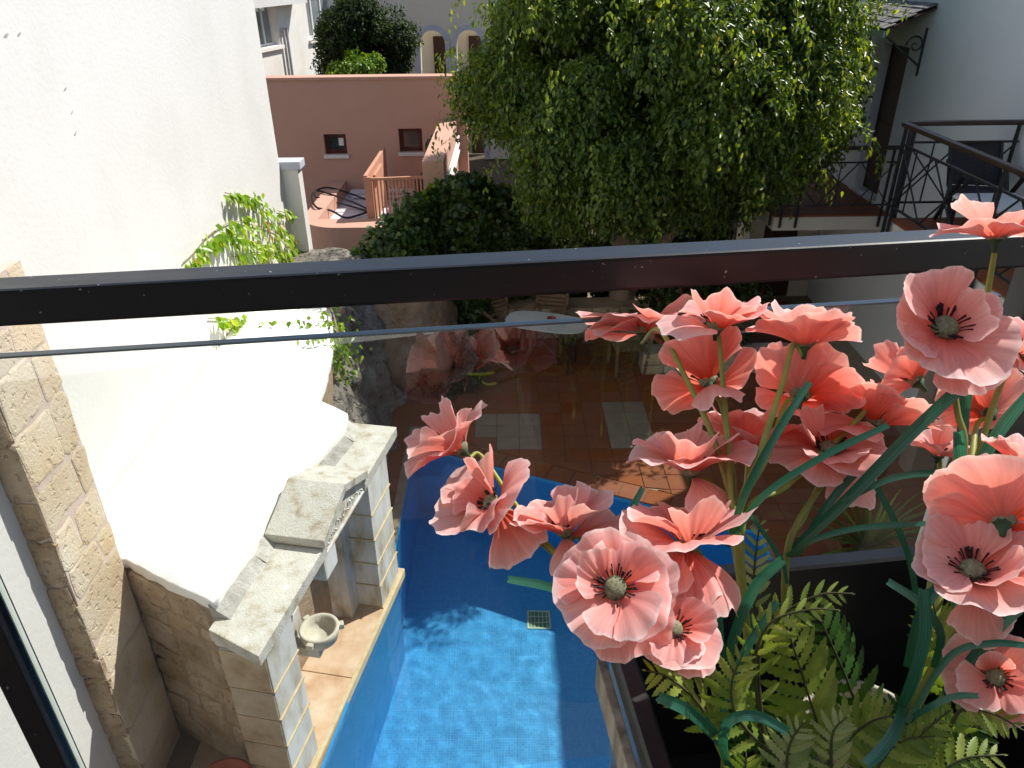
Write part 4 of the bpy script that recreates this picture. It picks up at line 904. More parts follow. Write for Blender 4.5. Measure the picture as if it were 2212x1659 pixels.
FIC = [((.060, .108, .011), 6), ((.088, .148, .014), 5), ((.125, .19, .02), 3), ((.22, .26, .03), .9), ((.030, .068, .008), 3)]
tr_ = thing('ficus_tree', (1.95, 12.2, 0), 'large dense weeping fig tree with glossy drooping green leaves', 'tree')
trk = MB().tube(spline([(1.95, 12.2, -.1), (1.9, 12.15, .6), (1.86, 12.1, 1.2), (1.80, 12.0, 1.7), (1.6, 11.9, 2.6), (1.5, 12, 3.6)], 5), [.26 - .17 * i / 25 for i in range(26)], 12).build('trunk', M['bark'], tr_, smooth=True)
for pts, r0 in (([(1.86, 12.1, 1.25), (2.15, 11.95, 1.75), (2.6, 11.7, 2.4), (3.2, 11.4, 3.4)], .13), ([(1.95, 12.2, .55), (2.35, 12.1, 1.2), (2.75, 12.0, 1.9), (3.4, 12, 2.9)], .13), ([(1.82, 12.05, 1.6), (1.5, 11.6, 2.2), (.9, 11.1, 3.0), (.3, 10.8, 3.6)], .10), ([(1.7, 12, 2.1), (1.9, 12.6, 3.2), (2.2, 13, 4.4)], .09)):
    s_ = spline(pts, 5); MB().tube(s_, [r0 * (1 - .7 * i / len(s_)) for i in range(len(s_))], 9).build('limb', M['bark'], tr_, smooth=True)
cutf = lambda p: ~((p[:, 0] > 4.75 - .25 * np.maximum(0, p[:, 2] - 4.6)) | (p[:, 1] > 14.6) | ((p[:, 2] < 2.35) & (np.abs(p[:, 0] - 2.0) < .9)) | (p[:, 2] < 1.95 + .30 * np.maximum(0, p[:, 0] - 2.4) + .12 * np.maximum(0, 1.6 - p[:, 0])))
P2, O2 = crown_points(7000, (2.05, 12.2, 4.2), (2.0, 1.6, 1.9), 40, .8, 1.8, seed=5, shell=.2, cut=cutf)
P, O = crown_points(38000, (2.15, 11.7, 4.2), (2.75, 2.35, 2.3), 150, .56, 1.55, seed=4, shell=.72, cut=cutf)
P = np.concatenate([P, P2]); O = np.concatenate([O, O2])
pos, dr_, nr_ = sprigs(P, O, 9, RNG.uniform(.14, .32, len(P)), .55, .03)
n = len(pos); mk_ = (pos[:, 0] < 5.15)
pos, dr_, nr_ = pos[mk_], dr_[mk_], nr_[mk_]; n = len(pos)
foliage('crown', pos, dr_, nr_, RNG.uniform(.055, .095, n), RNG.uniform(.03, .045, n), pick_colors(n, FIC), M['leaf'], tr_)
# hanging outer shoots that break the outline
hv = []; ho = []
for k in range(60):
    th = random.uniform(math.pi * .82, math.pi * 2.1); z = random.uniform(2.6, 6.2); rr_ = math.sqrt(max(.05, 1 - ((z - 4.1) / 2.75) ** 2))
    p = Vector((2.22 + 3.05 * rr_ * math.cos(th), 11.7 + 2.75 * rr_ * math.sin(th), z)); o_ = Vector((math.cos(th), math.sin(th), .2)).normalized()
    if p.x > 4.7: continue
    hv.append(p); ho.append(o_)
pos, dr_, nr_ = sprigs(np.array(hv), np.array(ho), 22, RNG.uniform(.35, .7, len(hv)), .75, .035)
mk_ = pos[:, 0] < 5.2; pos, dr_, nr_ = pos[mk_], dr_[mk_], nr_[mk_]; n = len(pos)
foliage('hanging_shoots', pos, dr_, nr_, RNG.uniform(.06, .10, n), RNG.uniform(.03, .042, n), pick_colors(n, FIC[1:4]), M['leaf'], tr_)

# rounded dark bush behind the pink wall
DK = [((.012, .028, .008), 5), ((.025, .05, .012), 3), ((.04, .075, .015), 1)]
db = thing('dark_bush', (-3.95, 18.4, 0), 'rounded dark green clipped tree above the pink parapet', 'tree')
bcn = aty(790, 90, 18.4)
MB().tube([(bcn.x, 18.4, 0), (bcn.x + .05, 18.4, bcn.z - .6)], [.13, .08], 8).build('trunk', M['bark'], db)
P, O = crown_points(5200, bcn, (1.02, .95, .88), 42, .36, seed=9, shell=.6)
pos, dr_, nr_ = sprigs(P, O, 8, RNG.uniform(.08, .2, len(P)), .15, .03); n = len(pos)
foliage('crown', pos, dr_ + unit(n) * .5, nr_, RNG.uniform(.05, .085, n), RNG.uniform(.03, .045, n), pick_colors(n, DK), M['leaf_matte'], db)
lb = thing('young_citrus_shrub', (-3.55, 17.2, 0), 'brighter green small shrub in front of the dark clipped tree', 'shrub')
c_ = aty(775, 148, 17.2); MB().tube([(c_.x, 17.2, 0), (c_.x, 17.2, c_.z)], [.05, .02], 6).build('stem', M['bark'], lb)
P, O = crown_points(700, c_, (.45, .3, .32), 14, .2, seed=12, shell=.4); pos, dr_, nr_ = sprigs(P, O, 8, RNG.uniform(.08, .18, len(P)), .3, .02); n = len(pos)
foliage('crown', pos, dr_ + unit(n) * .4, nr_, RNG.uniform(.06, .1, n), RNG.uniform(.035, .05, n), pick_colors(n, [((.08, .16, .015), 3), ((.14, .24, .02), 1)]), M['leaf'], lb)

# ivy bank: underlying mound plus leaves
def surface_leaves(name, f, n, size, pal, parent, mat, lift=.10, seed=0, down=.6, dens=None):
    rng = np.random.default_rng(seed); s = rng.random(n); t = rng.random(n); P = np.empty((n, 3)); Nn = np.empty((n, 3)); keep = np.ones(n, bool)
    for i in range(n):
        a = f(s[i], t[i]); e = 1e-3; du = f(s[i] + e, t[i]) - a; dv = f(s[i], t[i] + e) - a; nn = du.cross(dv)
        nn.normalize(); P[i] = a; Nn[i] = nn
        if dens is not None and rng.random() > dens(s[i], t[i]): keep[i] = False
    P += Nn * rng.uniform(0, lift, (n, 1)); P, Nn = P[keep], Nn[keep]; n = len(P)
    nr = Nn + unit(n) * .5 + np.array([0, 0, .3]); tang = unit(n) * .8 + np.array([0, 0, -down]); d = tang - Nn * (np.sum(tang * Nn, 1, keepdims=True) * .8) + Nn * .15
    L_ = rng.uniform(size * .7, size * 1.35, n)
    return foliage(name, P, d, nr, L_, L_ * rng.uniform(.7, .95, n), pick_colors(n, pal), mat, parent)
iv = thing('ivy_bank', (-1.6, 12.0, 0), 'sunlit bank smothered in dark green ivy below the pink terrace', 'ivy')
top_pts = [aty(715, 572, 10.9), aty(800, 520, 11.4), aty(850, 468, 11.7), aty(905, 420, 11.9), aty(985, 372, 12.0), aty(1060, 390, 12.2), aty(1150, 430, 12.6)]
bot_pts = [Vector((-2.1, 10.3, .5)), Vector((-1.75, 10.4, .3)), Vector((-1.2, 10.9, .2)), Vector((-.6, 11.5, .2)), Vector((0, 12.0, .2)), Vector((.7, 12.4, .2)), Vector((1.3, 12.6, .2))]
tp, bt = spline(top_pts, 8), spline(bot_pts, 8)
def ivf(s, t):
    k = min(max(s, 0), .9999) * (len(tp) - 1); i = int(k); fr_ = k - i; a = bt[i].lerp(bt[i + 1], fr_); b2 = tp[i].lerp(tp[i + 1], fr_)
    p = a.lerp(b2, t); bulge = math.sin(math.pi * min(max(t, 0), 1)) * .12; p = p + Vector((.25, -.9, .55)).normalized() * (bulge + .36 * noise.fractal(p * 1.5, 1, 2, 3)); return p
vs = [ivf(i / 40, j / 16) - Vector((.02, -.10, .05)) for j in range(17) for i in range(41)]
mk('bank', vs, [(j * 41 + i, j * 41 + i + 1, (j + 1) * 41 + i + 1, (j + 1) * 41 + i) for j in range(16) for i in range(40)], M['earth'], iv, True)
IVY = [((.028, .062, .014), 4), ((.05, .095, .018), 3), ((.08, .135, .024), 2), ((.13, .17, .03), .8)]
surface_leaves('ivy_leaves', ivf, 17000, .085, IVY, iv, M['leaf'], .16, 3)
# dark shrubs in the shade under the fig
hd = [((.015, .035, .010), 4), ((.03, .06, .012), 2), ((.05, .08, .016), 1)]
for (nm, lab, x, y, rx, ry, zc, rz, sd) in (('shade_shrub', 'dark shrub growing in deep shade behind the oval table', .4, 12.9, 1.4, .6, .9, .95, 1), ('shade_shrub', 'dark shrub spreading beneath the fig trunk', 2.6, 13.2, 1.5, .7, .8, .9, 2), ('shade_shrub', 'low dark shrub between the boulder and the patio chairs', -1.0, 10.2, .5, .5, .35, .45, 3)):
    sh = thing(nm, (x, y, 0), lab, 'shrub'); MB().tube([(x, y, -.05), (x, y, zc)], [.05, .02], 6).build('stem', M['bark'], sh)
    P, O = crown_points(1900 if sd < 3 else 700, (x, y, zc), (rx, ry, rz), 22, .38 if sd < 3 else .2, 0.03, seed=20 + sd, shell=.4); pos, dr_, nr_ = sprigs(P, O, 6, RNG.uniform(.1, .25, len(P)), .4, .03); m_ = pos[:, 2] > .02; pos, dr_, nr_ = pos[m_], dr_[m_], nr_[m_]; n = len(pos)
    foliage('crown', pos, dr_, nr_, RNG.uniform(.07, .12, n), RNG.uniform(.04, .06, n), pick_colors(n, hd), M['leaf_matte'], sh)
# bed to the right of the table: red-green shrubs
bs = thing('mixed_bed_shrub', (3.0, 10.95, 0), 'bronze and green leafy shrub growing behind the pinkish bed wall', 'shrub'); MB().tube([(3.0, 10.95, 0), (3.0, 10.95, .7)], [.04, .02], 6).build('stem', M['bark'], bs)
P, O = crown_points(1500, (3.1, 11.0, .75), (1.0, .35, .5), 24, .3, .05, seed=33, shell=.4); pos, dr_, nr_ = sprigs(P, O, 6, RNG.uniform(.1, .22, len(P)), .3, .03); n = len(pos)
foliage('crown', pos, dr_, nr_, RNG.uniform(.08, .14, n), RNG.uniform(.05, .07, n), pick_colors(n, [((.03, .06, .015), 3), ((.07, .10, .02), 2), ((.12, .035, .015), 1.2), ((.14, .17, .13), .8)]), M['leaf_matte'], bs)

# bright creeper on the long white wall
cr = thing('virginia_creeper', (-3.2, 10.2, 1.9), 'bright lime green creeper fanning over the white wall', 'vine')
strands = [[(660, 575), (620, 520), (580, 470), (548, 430), (515, 424), (486, 416)], [(655, 570), (600, 505), (540, 485), (500, 480), (450, 510), (420, 545), (395, 568)], [(665, 580), (600, 540), (530, 520), (480, 505), (445, 530)], [(670, 575), (620, 555), (560, 545), (500, 555)],
           [(735, 690), (650, 690), (560, 690), (500, 690), (450, 688)], [(740, 700), (660, 708), (560, 712), (490, 700)], [(735, 680), (700, 700), (640, 715), (570, 716)], [(668, 560), (640, 480), (618, 462), (600, 455)], [(670, 590), (600, 575), (520, 580), (460, 600)]]
pp, dd, nn_ = [], [], []
for si, st in enumerate(strands):
    pts = spline([atx(u, v, -3.26 if si not in (99,) else -3.2) for u, v in st], 8)
    MB().tube(pts, .006, 4).build('tendril', M['bark'], cr)
    npt = len(pts)
    for k in range((150, 150, 130, 90, 110, 110, 90, 40, 60)[si]):
        t = random.random() ** .85; i = min(int(t * (npt - 1)), npt - 2); p = pts[i].lerp(pts[i + 1], random.random()); sp_ = (.09 if si < 4 else .06) * (1 - .6 * i / npt)
        q_ = p + Vector((random.uniform(.01, .09), random.gauss(0, sp_), random.gauss(-.02, sp_ * .75)))
        pp.append(q_); dd.append(Vector((random.uniform(.1, .6), random.uniform(-.7, .5), random.uniform(-1.2, -.2)))); nn_.append(Vector((1, random.uniform(-.5, .5), random.uniform(-.1, .7))))
n = len(pp); foliage('creeper_leaves', np.array(pp), np.array(dd), np.array(nn_), RNG.uniform(.08, .135, n), RNG.uniform(.05, .085, n), pick_colors(n, [((.17, .30, .02), 4), ((.11, .22, .02), 3), ((.28, .38, .04), 2), ((.30, .20, .06), .15)]), M['leaf'], cr)
# shoots spilling over the garden wall's far end
sc_ = thing('trailing_creeper', (-2.0, 7.9, 1.6), 'lime green creeper tuft trailing over the white garden wall end', 'vine')
pp, dd, nn_ = [], [], []
for k in range(1500):
    u = random.gauss(705, 26) if k % 3 else random.uniform(560, 745); v = random.gauss(765, 38) if k % 3 else random.uniform(692, 722)
    y = 7.9 + random.uniform(-.25, .5); p = aty(u, v, y + (.5 if v < 725 else 0)); pp.append(p); dd.append(Vector((random.uniform(-.2, .8), random.uniform(-.8, .3), random.uniform(-1.2, 0)))); nn_.append(Vector((.5, -.6, .7)) + Vector((random.uniform(-.5, .5),) * 3))
n = len(pp); foliage('creeper_leaves', np.array(pp), np.array(dd), np.array(nn_), RNG.uniform(.05, .09, n), RNG.uniform(.035, .055, n), pick_colors(n, [((.14, .25, .02), 3), ((.08, .17, .02), 3), ((.22, .32, .035), 1)]), M['leaf'], sc_)
MB().tube(spline([Vector((-2.3, 8.9, 1.86)), Vector((-2.1, 8.3, 1.95)), Vector((-1.95, 7.8, 1.9)), Vector((-1.88, 7.6, 1.5))], 5), .008, 5).build('tendril', M['bark'], sc_)

# feathery palm on the patio to the right of the pool
pl = thing('patio_palm', (3.55, 5.9, 0), 'spiky palm with yellowish blades in a clay pot on the patio', 'palm')
random.seed(77); M['palm'] = surf('palm_blade', [(.3, (.06, .10, .015)), (.6, (.14, .17, .02)), (.8, (.34, .24, .02))], 3, .5, .1, 80, .002, obj_var=.25)
MB().lathe((3.55, 5.9, 0), [(0, 0), (.20, 0), (.26, .36), (.28, .4), (.24, .4), (.22, .34), (0, .33)], 20).build('pot', M['red_clay'], pl, smooth=True)
for k in range(58):
    th = random.uniform(0, 2 * math.pi); ln_ = random.uniform(.7, 1.15); el = random.uniform(.25, 1.3); c0 = Vector((3.55, 5.9, .38))
    pts = []
    for i in range(6):
        t = i / 5; r_ = ln_ * t; pts.append(c0 + Vector((math.cos(th) * r_ * math.cos(el), math.sin(th) * r_ * math.cos(el), r_ * math.sin(el) - .35 * r_ * t)))
    sd = Vector((-math.sin(th), math.cos(th), 0)); vs = []
    for i, p in enumerate(pts): w_ = .022 * (1 - (i / 5) ** 1.6) + .001; vs += [p - sd * w_, p + UZ * w_ * -.4, p + sd * w_]
    mk('blade', vs, [(i * 3 + j, i * 3 + j + 1, i * 3 + j + 4, i * 3 + j + 3) for i in range(5) for j in range(2)], M['palm'], pl, True)

# ================================================================== OUR BALCONY
bd_ = Vector((1, .12, 0)).normalized(); bn_ = Vector((-bd_.y, bd_.x, 0))       # along the rail / outward
def bp(s, o, z): return Vector((0, .986, 0)) + bd_ * s + bn_ * o + UZ * z
ra = thing('balcony_railing', bp(0, 0, 4.1), 'glossy black square handrail and posts of the glass balcony', 'railing')
MB().obox(bp(-2.6, -.026, 5.20), bd_ * 5.2, bn_ * .052, UZ * .049).build('handrail', M['rail'], ra, bevel=.005)
for s in (-.835, .80):
    ps = MB().obox(bp(s - .022, -.024, 4.08), bd_ * .044, bn_ * .048, UZ * 1.118).build('post', M['rail'], ra, bevel=.003)
M['chrome'] = plain('brushed_steel', (.55, .55, .56), .25, .5, 1)
for s, z in ((.765, 5.0), (.765, 4.35)):
    MB().obox(bp(s - .022, -.016, z), bd_ * .044, bn_ * .032, UZ * .045).build('glass_clamp', M['chrome'], ra, bevel=.006)
def glass_panel(s0, s1, label):
    gp = thing('glass_panel', bp((s0 + s1) / 2, 0, 4.2), label, 'glass panel'); t = .006
    q_ = [bp(s0, 0, 4.16), bp(s1, 0, 4.16), bp(s1, 0, 5.147), bp(s0, 0, 5.147)]
    mk('pane', q_, [(0, 1, 2, 3)], M['glass'], gp)
    for (a, b2, dz) in ((bp(s0, -t, 5.147), bp(s1, -t, 5.147), UZ * .003),): MB().obox(a, b2 - a, bn_ * 2 * t, dz).build('top_edge', M['glass_edge'], gp)
    for s in (s0, s1): MB().obox(bp(s - .001, -t, 4.16), bd_ * .002, bn_ * 2 * t, UZ * .986).build('side_edge', M['glass_side'], gp)
glass_panel(-.805, .745, 'clear balcony glass panel below the black rail showing poppy reflections')
glass_panel(-2.4, -.865, 'clear balcony glass panel left of the black post')
glass_panel(.835, 2.4, 'clear balcony glass panel right of the poppies')
M['balcony_tile'] = surf('balcony_tile', [(.3, (.04, .032, .028)), (.7, (.07, .055, .048))], 4, .6, .1, 60, .002)
bf = thing('own_balcony', (0, -.3, 4.0), 'dark tiled balcony slab with white framed doors carrying the planter', 'balcony')
MB().add([bp(-2.7, .03, 3.88), bp(2.7, .03, 3.88), Vector((2.8, -1.3, 3.88)), Vector((-2.6, -1.3, 3.88)), bp(-2.7, .03, 4.07), bp(2.7, .03, 4.07), Vector((2.8, -1.3, 4.07)), Vector((-2.6, -1.3, 4.07))], [(3, 2, 1, 0), (4, 5, 6, 7), (0, 1, 5, 4), (1, 2, 6, 5), (2, 3, 7, 6), (3, 0, 4, 7)]).build('slab', M['balcony_tile'], bf)
hw_ = MB()
hw_.box((-2.94, -1.6, 0), (-2.3, -1.3, 9)); hw_.box((2.5, -1.6, 0), (9, -1.3, 9)); hw_.box((-2.3, -1.6, 6.7), (2.5, -1.3, 9)); hw_.box((-2.3, -1.6, 0), (2.5, -1.3, 4.06))
hw_.build('house_front', M['white_wall'], bf)
MB().box((-2.3, -3.8, 4.06), (2.5, -3.7, 6.7)).build('room_back', M['darkroom'], bf)
for a, b2 in (((-2.4, -3.8, 4.06), (-2.303, -1.602, 6.7)), ((2.503, -3.8, 4.06), (2.6, -1.602, 6.7)), ((-2.4, -3.8, 6.7), (2.6, -1.602, 6.75)), ((-2.4, -3.8, 4.0), (2.6, -1.602, 4.058))): MB().box(a, b2).build('room_side', M['darkroom'], bf)
for x in (-2.28, -.7, .95, 2.41): MB().box((x, -1.45, 4.07), (x + .07, -1.38, 6.48)).build('door_frame', M['white_paint'], bf)

# ================================================================== PLANTER, POPPIES AND FERNS
pn = thing('planter_box', (.43, .66, 4.1), 'black plastic planter trough holding the artificial poppies', 'planter')
def pq(s, o, z): return Vector((.155, .50, 0)) + bd_ * s + bn_ * o + UZ * z     # planter frame: s right, o away
PWs, POd, PR = .72, .355, 4.80; ON = -.16
def rrect(s0, s1, o0, o1, r, z, n=5):
    pts = []
    for cx, cy, a in ((s1 - r, o1 - r, 0), (s0 + r, o1 - r, math.pi / 2), (s0 + r, o0 + r, math.pi), (s1 - r, o0 + r, 1.5 * math.pi)):
        pts += [pq(cx + r * math.cos(a + i * math.pi / 2 / n), cy + r * math.sin(a + i * math.pi / 2 / n), z) for i in range(n + 1)]
    return pts
def loft(name, rings, mat, parent, cap_last=True):
    k = len(rings[0]); vs = [p for r in rings for p in r]; fs = [(j * k + i, j * k + (i + 1) % k, (j + 1) * k + (i + 1) % k, (j + 1) * k + i) for j in range(len(rings) - 1) for i in range(k)]
    if cap_last: fs.append(tuple((len(rings) - 1) * k + i for i in range(k)))
    return mk(name, vs, fs, mat, parent, False)
loft('trough', [rrect(.05, PWs - .05, ON + .05, POd - .05, .03, 4.075), rrect(.018, PWs - .018, ON + .018, POd - .018, .04, PR - .03), rrect(.0, PWs, ON, POd, .045, PR - .03), rrect(0, PWs, ON, POd, .045, PR - .004), rrect(.004, PWs - .004, ON + .004, POd - .004, .043, PR), rrect(.024, PWs - .024, ON + .024, POd - .024, .036, PR), rrect(.028, PWs - .028, ON + .028, POd - .028, .035, PR - .004), rrect(.05, PWs - .05, ON + .05, POd - .05, .03, 4.42)], M['planter'], pn)
MB().obox(pq(-.014, -.10, 4.70), bd_ * .013, bn_ * .34, UZ * .055).build('reflection_strip', M['strip'], pn, bevel=.002)  # added strip, coloured as a streaky reflection of the planter in the glass
def pot(label, s, o, r, h, z):
    c = pq(s, o, z); t = thing('inner_pot', c, label, 'pot', 'cream inner pots in the planter')
    MB().lathe(c, [(0, 0), (r * .72, 0), (r * .97, h - .03), (r * 1.04, h - .03), (r * 1.06, h), (r * .99, h), (r * .96, h - .02), (r * .8, h * .45), (0, h * .44)], 40).build('pot_body', M['pot_cream'], t, smooth=True)
    MB().lathe(c + UZ * (h * .45), [(r * .83, 0), (r * .5, .012), (0, .016)], 24).build('potting_soil', M['soil'], t, smooth=True); return t
pot('cream plastic pot with soil inside the black planter below the right poppies', .37, .17, .085, .20, 4.43)
pot('cream plastic pot at the planter right end under the fern', .53, .04, .08, .14, 4.43)

def petal(name, parent, ctr, X, Y, Z, th0, hw, R, phi0, phi1, rng, ruf=.10, lift=0.0, r0=.06):
    NS, NT = 12, 28; pa = rng.choice((.004, .010, .022)); pf = rng.uniform(17, 27); tw = rng.uniform(-.3, .3); ph = [rng.uniform(0, 6.28) for _ in range(4)]; k1 = rng.uniform(1.1, 2.1); curl = rng.choice((rng.uniform(-.08, .08), rng.uniform(.05, .30))); vs = []; uvs = []
    prof = [(0, 0)]; st = 24
    for i in range(st):
        s = (i + .5) / st; a = phi0 + (phi1 - phi0) * s ** 1.1; prof.append((prof[-1][0] + math.cos(a) / st, prof[-1][1] + math.sin(a) / st))
    for j in range(NS + 1):
        for i in range(NT + 1):
            t = -1 + 2 * i / NT; edge = 1 - .20 * abs(t) ** 3.2 + .030 * math.sin(7 * t + ph[0]) + .018 * math.sin(17 * t + ph[1]) + .010 * math.sin(31 * t + ph[2]); s = j / NS * edge
            f = min(max(s, 0), 1.08) * st; k = min(int(f), st - 1); fr = f - k
            r = prof[k][0] + (prof[k + 1][0] - prof[k][0]) * fr; h = prof[k][1] + (prof[k + 1][1] - prof[k][1]) * fr
            wv = s ** 1.6; h += ruf * wv * math.sin(k1 * math.pi * t + ph[2]) + (.28 * ruf * wv) * math.sin(4.6 * math.pi * t + ph[3]) * s + curl * t * t * s + pa * s * (1.3 - s) * 2 * math.sin(pf * t + ph[1])
            rr_ = r + r0 * (1 - s); rr_ *= 1 + .05 * math.sin(2.3 * t + ph[0]) * s
            th = th0 + tw * s + t * hw * (.62 + .38 * min(1, s * 1.6))
            vs.append(ctr + (X * math.cos(th) + Y * math.sin(th)) * (rr_ * R) + Z * ((h + lift) * R)); uvs.append(((t + 1) / 2, j / NS))
    fs = [(j * (NT + 1) + i, j * (NT + 1) + i + 1, (j + 1) * (NT + 1) + i + 1, (j + 1) * (NT + 1) + i) for j in range(NS) for i in range(NT)]
    o = mk(name, vs, fs, M['petal'], parent, True); l = o.data.uv_layers.new(name='UVMap')
    for p in o.data.polygons:
        for li in p.loop_indices: l.data[li].uv = uvs[o.data.loops[li].vertex_index]
    return o
def strap(name, parent, pts, width, wtip=.75, fold=.25, facing=None, twist=0):
    pts = spline(pts, 6); m = len(pts); vs = []; uvs = []
    for i, p in enumerate(pts):
        t = (pts[min(i + 1, m - 1)] - pts[max(i - 1, 0)]).normalized(); vw = (CC - p).normalized() if facing is None else facing
        sd = t.cross(vw).normalized(); up = sd.cross(t).normalized(); a = twist * (i / m - .5)
        sd, up = sd * math.cos(a) + up * math.sin(a), up * math.cos(a) - sd * math.sin(a)
        q_ = i / (m - 1); w = width * .5 * (.75 + .25 * min(1, q_ * 3)) * (1 if q_ < .8 else 1 - (1 - wtip) * (q_ - .8) / .2)
        for k in range(5):
            e = (k - 2) / 2; vs.append(p + sd * w * e + up * (abs(e) * w * fold) + up * .0012 * (1 - abs(e))); uvs.append((k / 4, q_))
    tip = (pts[-1] - pts[-2]).normalized(); vs[-3] = vs[-3] - tip * width * .22
    fs = [(i * 5 + k, i * 5 + k + 1, (i + 1) * 5 + k + 1, (i + 1) * 5 + k) for i in range(m - 1) for k in range(4)]
    o = mk(name, vs, fs, M['blade'], parent, True); l = o.data.uv_layers.new(name='UVMap')
    for p in o.data.polygons:
        for li in p.loop_indices: l.data[li].uv = uvs[o.data.loops[li].vertex_index]
    return o

# id: u, v, apparent width, depth, facing (right, up, to camera), openness, stem points, drooping petals, label
J1, J2 = (1592, 1145, .90), (1700, 1195, .90)
BA, BB, BC, BD = (1618, 1500, .93), (1690, 1480, .95), (1945, 1600, .86), (1565, 1640, .88)
BLOOMS = [
 (2150, 492, 215, .80, (.02, 1, .12), .78, [(2146, 560, .81), (2128, 660, .84), (2085, 900, .88), (2030, 1150, .9), BC], [], 'coral poppy standing above the black handrail on a lime stem'),
 (1385, 690, 235, 1.10, (-.05, .98, -.05), 1.12, [(1424, 712, 1.0), (1478, 810, .97), (1535, 930, .94), (1575, 1060, .91), J1, BA], [], 'poppy pressed flat beneath the handrail, its top cut off by the rail'),
 (1547, 690, 190, .95, (.0, .96, .28), .72, [(1553, 730, .95), (1562, 830, .94), (1573, 960, .92), (1580, 1080, .9), J1, BA], [], 'cupped poppy right below the handrail with one petal crossing over the rail'),
 (1738, 722, 205, .93, (.06, 1, .05), .62, [(1714, 745, .93), (1690, 830, .92), (1640, 985, .9), J1, BA], [], 'shallow cup poppy seen side-on under the rail, lilac streaks inside'),
 (2032, 705, 250, .78, (-.05, .42, .9), .80, [(2050, 780, .80), (2068, 890, .82), (2082, 980, .84), (2030, 1200, .88), BC], [(-52, -.25, 1.15)], 'wide open poppy with green pod and black stamens below the rail end'),
 (1535, 815, 190, .97, (-.1, .75, -.55), .72, [(1560, 880, .96), (1580, 1000, .93), J1, BA], [(-105, -1.0, .95)], 'poppy with a single petal hanging straight down in front of the dark glass'),
 (1728, 838, 215, .95, (.28, .75, -.55), .62, [(1700, 868, .94), (1655, 990, .91), J1, BA], [], 'deep orange poppy seen from underneath with its dark calyx showing'),
 (1612, 938, 175, .98, (.02, 1, -.05), .5, [(1617, 965, .98), (1612, 1050, .95), J1, BA], [], 'bowl shaped poppy behind the stems with a ruffled inner petal'),
 (1492, 1000, 215, .88, (-.05, .9, .1), .62, [(1530, 1040, .9), (1575, 1120, .9), BA], [(-62, -.85, .95)], 'double layered poppy with ruffled upper cup and one skirt petal below'),
 (1788, 962, 215, .92, (-.12, .85, .5), .66, [(1775, 1035, .93), (1735, 1120, .92), J2, BB], [(-55, -.7, 1.0)], 'shaded poppy with brown pod crossed by a long teal leaf'),
 (1888, 885, 190, .95, (.35, .85, .05), .55, [(1850, 930, .95), (1780, 1040, .93), J2, BB], [(200, -.5, 1.0)], 'red tinged poppy leaning right with a petal slung to the left'),
 (1985, 812, 175, .90, (-.4, .7, -.5), .62, [(1935, 822, .92), (1830, 930, .93), (1700, 1050, .92), (1605, 1130, .91), BA], [], 'pink poppy seen from behind just under the wide open one'),
 (2025, 965, 110, 1.0, (.0, .9, .35), .45, [(2030, 1000, 1.0), (2018, 1150, .98), (2010, 1300, .95), BC], [], 'small dark red cup poppy hanging in shade before the glass'),
 (2140, 880, 165, .92, (.1, .55, -.75), .7, [(2110, 920, .92), (2085, 1060, .9), BC], [], 'shaded poppy seen from the back beside two upright lime stems'),
 (2196, 760, 150, .86, (.35, .45, .8), .75, [(2170, 810, .87), (2120, 960, .88), BC], [], 'orange poppy with black stamens overlapping the end of the glass'),
 (1002, 948, 170, .86, (-.62, .7, .1), .42, [(1040, 985, .87), (1110, 1085, .88), (1195, 1190, .88), (1330, 1320, .88), BD], [], 'half closed poppy leaning over the far edge of the pool'),
 (1072, 1072, 185, .83, (-.62, .55, .35), .5, [(1105, 1105, .85), (1160, 1165, .87), (1250, 1240, .88), (1400, 1400, .88), BD], [(-75, -.55, 1.15)], 'poppy tilted towards the fountain with one broad skirt petal'),
 (1222, 1125, 180, .84, (-.2, .82, .15), .52, [(1250, 1160, .86), (1290, 1225, .88), (1400, 1370, .88), BD], [(-100, -1.1, .9), (8, .05, 1.2)], 'poppy over the deep blue water with a curled petal stretched sideways'),
 (1330, 1262, 240, .74, (-.18, .42, .88), .78, [(1365, 1340, .78), (1430, 1440, .82), BD], [(-75, -.35, 1.2), (20, .1, 1.05)], 'big open poppy with silvery pod hanging over the pool drain'),
 (1452, 1350, 185, .76, (.05, .72, .68), 1.0, [(1478, 1400, .79), (1520, 1500, .83), BD], [(-20, -.35, 1.05)], 'ragged low poppy with large bald pod and flared black stamens'),
 (1487, 1158, 235, .80, (.0, .82, .05), .66, [(1505, 1190, .84), (1548, 1280, .88), (1530, 1420, .9), BD], [(-110, -.95, 1.05), (-60, -.9, 1.1), (200, -.6, 1.0)], 'largest drooping poppy with glowing orange inner fold and skirt petals'),
 (2165, 1120, 260, .70, (.35, .45, -.6), .85, [(2150, 1180, .74), (2090, 1330, .8), BC], [], 'big pale pink poppy turned away, overlapping the one with knotted stamens'),
 (2098, 1222, 245, .71, (-.25, .72, .6), .7, [(2110, 1290, .74), (2040, 1400, .78), BC], [(-85, -.9, 1.0)], 'pale sunlit poppy with knotted stamens and a folded drooping petal'),
 (2200, 985, 150, .74, (.3, .8, .1), .6, [(2180, 1030, .77), (2120, 1200, .8), BC], [], 'crumpled bleached pink poppy just above the big pale one'),
 (2150, 1455, 190, .72, (-.45, .35, .8), .62, [(2090, 1480, .75), (2010, 1540, .8), BC], [(-60, -.3, 1.0)], 'low poppy with an orange hood petal and pod near the planter corner'),
]
NEWD = [.85, 1.10, .95, .93, .85, .98, .97, 1.02, .93, .97, .98, .95, 1.05, .98, .92, 1.03, 1.0, .95, .76, .78, .87, .74, .75, .80, .76]
random.seed(101); POP = []
